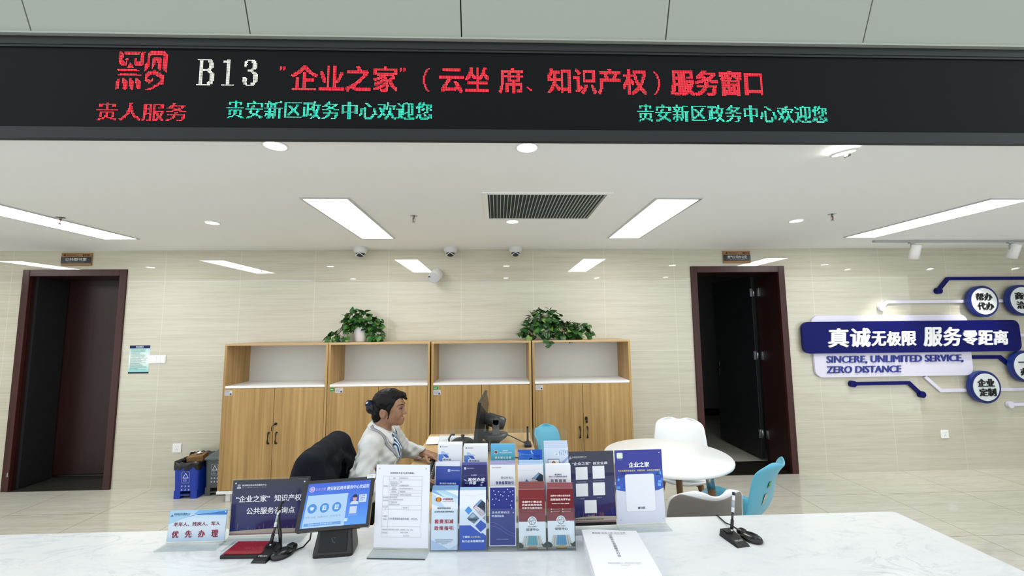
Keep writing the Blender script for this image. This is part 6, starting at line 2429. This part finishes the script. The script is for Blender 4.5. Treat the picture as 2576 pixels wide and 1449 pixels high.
bl = [C_((-.738, PY - .135, .950), (-.722, PY + .135, .950), .060, .060, .05), C_((-.738, PY, .985), (-.745, PY, .93), .070, .085, .05),
      E_((-.745, PY, .845), (.110, .166, .155), None, .06), E_((-.672, PY - .07, .840), (.056, .062, .062), None, .05), E_((-.672, PY + .07, .840), (.056, .062, .062), None, .05),
      E_((-.800, PY, .68), (.112, .148, .15), None, .07), E_((-.82, PY, .56), (.13, .165, .06), None, .05),
      C_(SR, ER, .055, .048, .025), C_(ER, WR - V3(.022, 0, 0), .053, .039, .03), C_(SL, EL, .060, .051, .04), C_(EL, WL - V3(.018, -.012, 0), .052, .038, .03),
      ('c', (-.690, PY, 1.12), (-.715, PY, 1.000), .075, .052, -.012),
      ('c', WR - V3(.004, 0, 0), WR + V3(.08, 0, 0), .0315, .036, -.004), ('c', WL - V3(.004, -.003, 0), WL + V3(.07, -.04, 0), .031, .036, -.004)]
bo = sdf_obj('blouse', bl, BLOUSE, person, .0052, 2, folds)
bm = bmesh.new()
bm.from_mesh(bo.data)
BV = BVHTree.FromBMesh(bm)
bm.free()


def drape(pts, off, sub=6):
    out = []
    P = [Vector(p) for p in pts]
    for i in range(len(P) - 1):
        for k in range(sub):
            q = P[i].lerp(P[i + 1], k / sub)
            c_, n_, _, _ = BV.find_nearest(q)
            if n_.dot(q - c_) < 0 and (q - c_).length > .03:
                n_ = -n_
            out.append((c_ + n_ * off, n_))
    return out


def ribbon(name, pts, wd, mat, off=.004, parent=None, th=.0015, widen=0.0):
    D_ = drape(pts, off)
    for _ in range(2):
        D_ = [D_[0]] + [((D_[i - 1][0] + D_[i][0] * 2 + D_[i + 1][0]) / 4, (D_[i - 1][1] + D_[i][1] * 2 + D_[i + 1][1]).normalized()) for i in range(1, len(D_) - 1)] + [D_[-1]]
    vs = []
    n = len(D_)
    for i, (p, nn) in enumerate(D_):
        d = (D_[min(i + 1, n - 1)][0] - D_[max(i - 1, 0)][0]).normalized()
        s = d.cross(nn).normalized() * (wd / 2 + widen * i / n)
        vs += [p - s, p + s]
    b = B()
    b.add(vs, [(2 * i, 2 * i + 1, 2 * i + 3, 2 * i + 2) for i in range(n - 1)], 0, None, True)
    o = b.build(name, mat, parent or person)
    m = o.modifiers.new('thickness', 'SOLIDIFY')
    m.thickness = th
    m.offset = 1
    return o


GREYB = M('#9b9da0', .5)
ribbon('lanyard', [(-.770, PY - .068, 1.048), (-.745, PY - .090, 1.018), (-.705, PY - .105, .985), (-.665, PY - .102, .940), (-.612, PY - .078, .875), (-.575, PY - .035, .80), (-.60, PY - .010, .72)], .019, GREYB, .006)
ribbon('lanyard', [(-.742, PY + .092, 1.022), (-.665, PY + .100, .955), (-.610, PY + .075, .89), (-.575, PY + .035, .80), (-.60, PY - .005, .72)], .019, GREYB, .006)
# collar
rows_ = []
ncol = 44
for j in range(6):
    f = j / 5
    row = []
    for i in range(ncol + 1):
        a = .20 + (2 * PI - .40) * i / ncol
        am = min(a, 2 * PI - a)
        ca, sa = math.cos(a), math.sin(a)
        wing = math.exp(-((am - .66) / .30) ** 2)
        ext = min(1.0, (am - .18) / .34)
        zt = 1.018 - .036 * ca
        rx = .056 + (.030 + .012 * wing) * f * ext
        ry = .058 + (.034 + .012 * wing) * f * ext
        q = Vector((-.712 + rx * ca, PY + ry * sa, zt + .012 * math.sin(f * PI) * ext - (.030 + .034 * wing) * f * ext))
        if j:
            c_, n_, _, _ = BV.find_nearest(q)
            if (q - c_).dot(n_) < .005:
                q = c_ + n_ * .005
        row.append(q)
    rows_.append(row)
b = B()
w_ = ncol + 1
b.add([p for r in rows_ for p in r], [(j * w_ + i, j * w_ + i + 1, (j + 1) * w_ + i + 1, (j + 1) * w_ + i) for j in range(5) for i in range(ncol)], 0, None, True)
o = b.build('collar', M('#e4e6e6', .7, 0, .2), person)
m = o.modifiers.new('thickness', 'SOLIDIFY')
m.thickness = .005
# striped scarf
g = N('striped_scarf', .4, .4)
wv_ = g.n('ShaderNodeTexWave', wave_type='BANDS', bands_direction='DIAGONAL')
wv_.inputs['Scale'].default_value = 22
wv_.inputs['Distortion'].default_value = 1.5
g.l(g.coord((1, 1.6, .5)), wv_.inputs['Vector'])
g.base(g.ramp(wv_.outputs['Fac'], [(.2, '#1a2f55'), (.42, '#3d6f9e'), (.6, '#a9c9dc'), (.85, '#dfe9ee')]))
SCARF = g.m
sc = sdf_obj('scarf', [E_((-.640, PY - .010, .972), (.010, .012, .012), None, .006), C_((-.642, PY - .016, .962), (-.616, PY - .042, .905), .008, .018, .01), C_((-.616, PY - .042, .905), (-.600, PY - .046, .850), .018, .011, .01),
                       C_((-.638, PY - .004, .962), (-.600, PY - .010, .890), .007, .012, .006), E_((-.640, PY - .030, .972), (.008, .018, .011), RM(rx=.35), .006), E_((-.632, PY + .014, .976), (.008, .018, .012), RM(rx=-.5), .006)], SCARF, person, .004, 1)
sdf_obj('trousers', [(p[0], p[1], p[2], p[3] + .010, p[4] + .010, p[5]) for q in range(2) for p in legs[q * 4:q * 4 + 2]] + [E_((-.835, PY, .535), (.152, .187, .085), None, .04)], M('#14171f', .8), person, .008, 2)
for q in range(2):
    p = legs[q * 4 + 2]
    sdf_obj('shoe', [C_(p[1], p[2], .044, .038, .02), X_(((p[1][0] + p[2][0]) / 2, (p[1][1] + p[2][1]) / 2, .012), (.085, .025, .004), .010, None, .02)], BLACK, person, .006, 2)
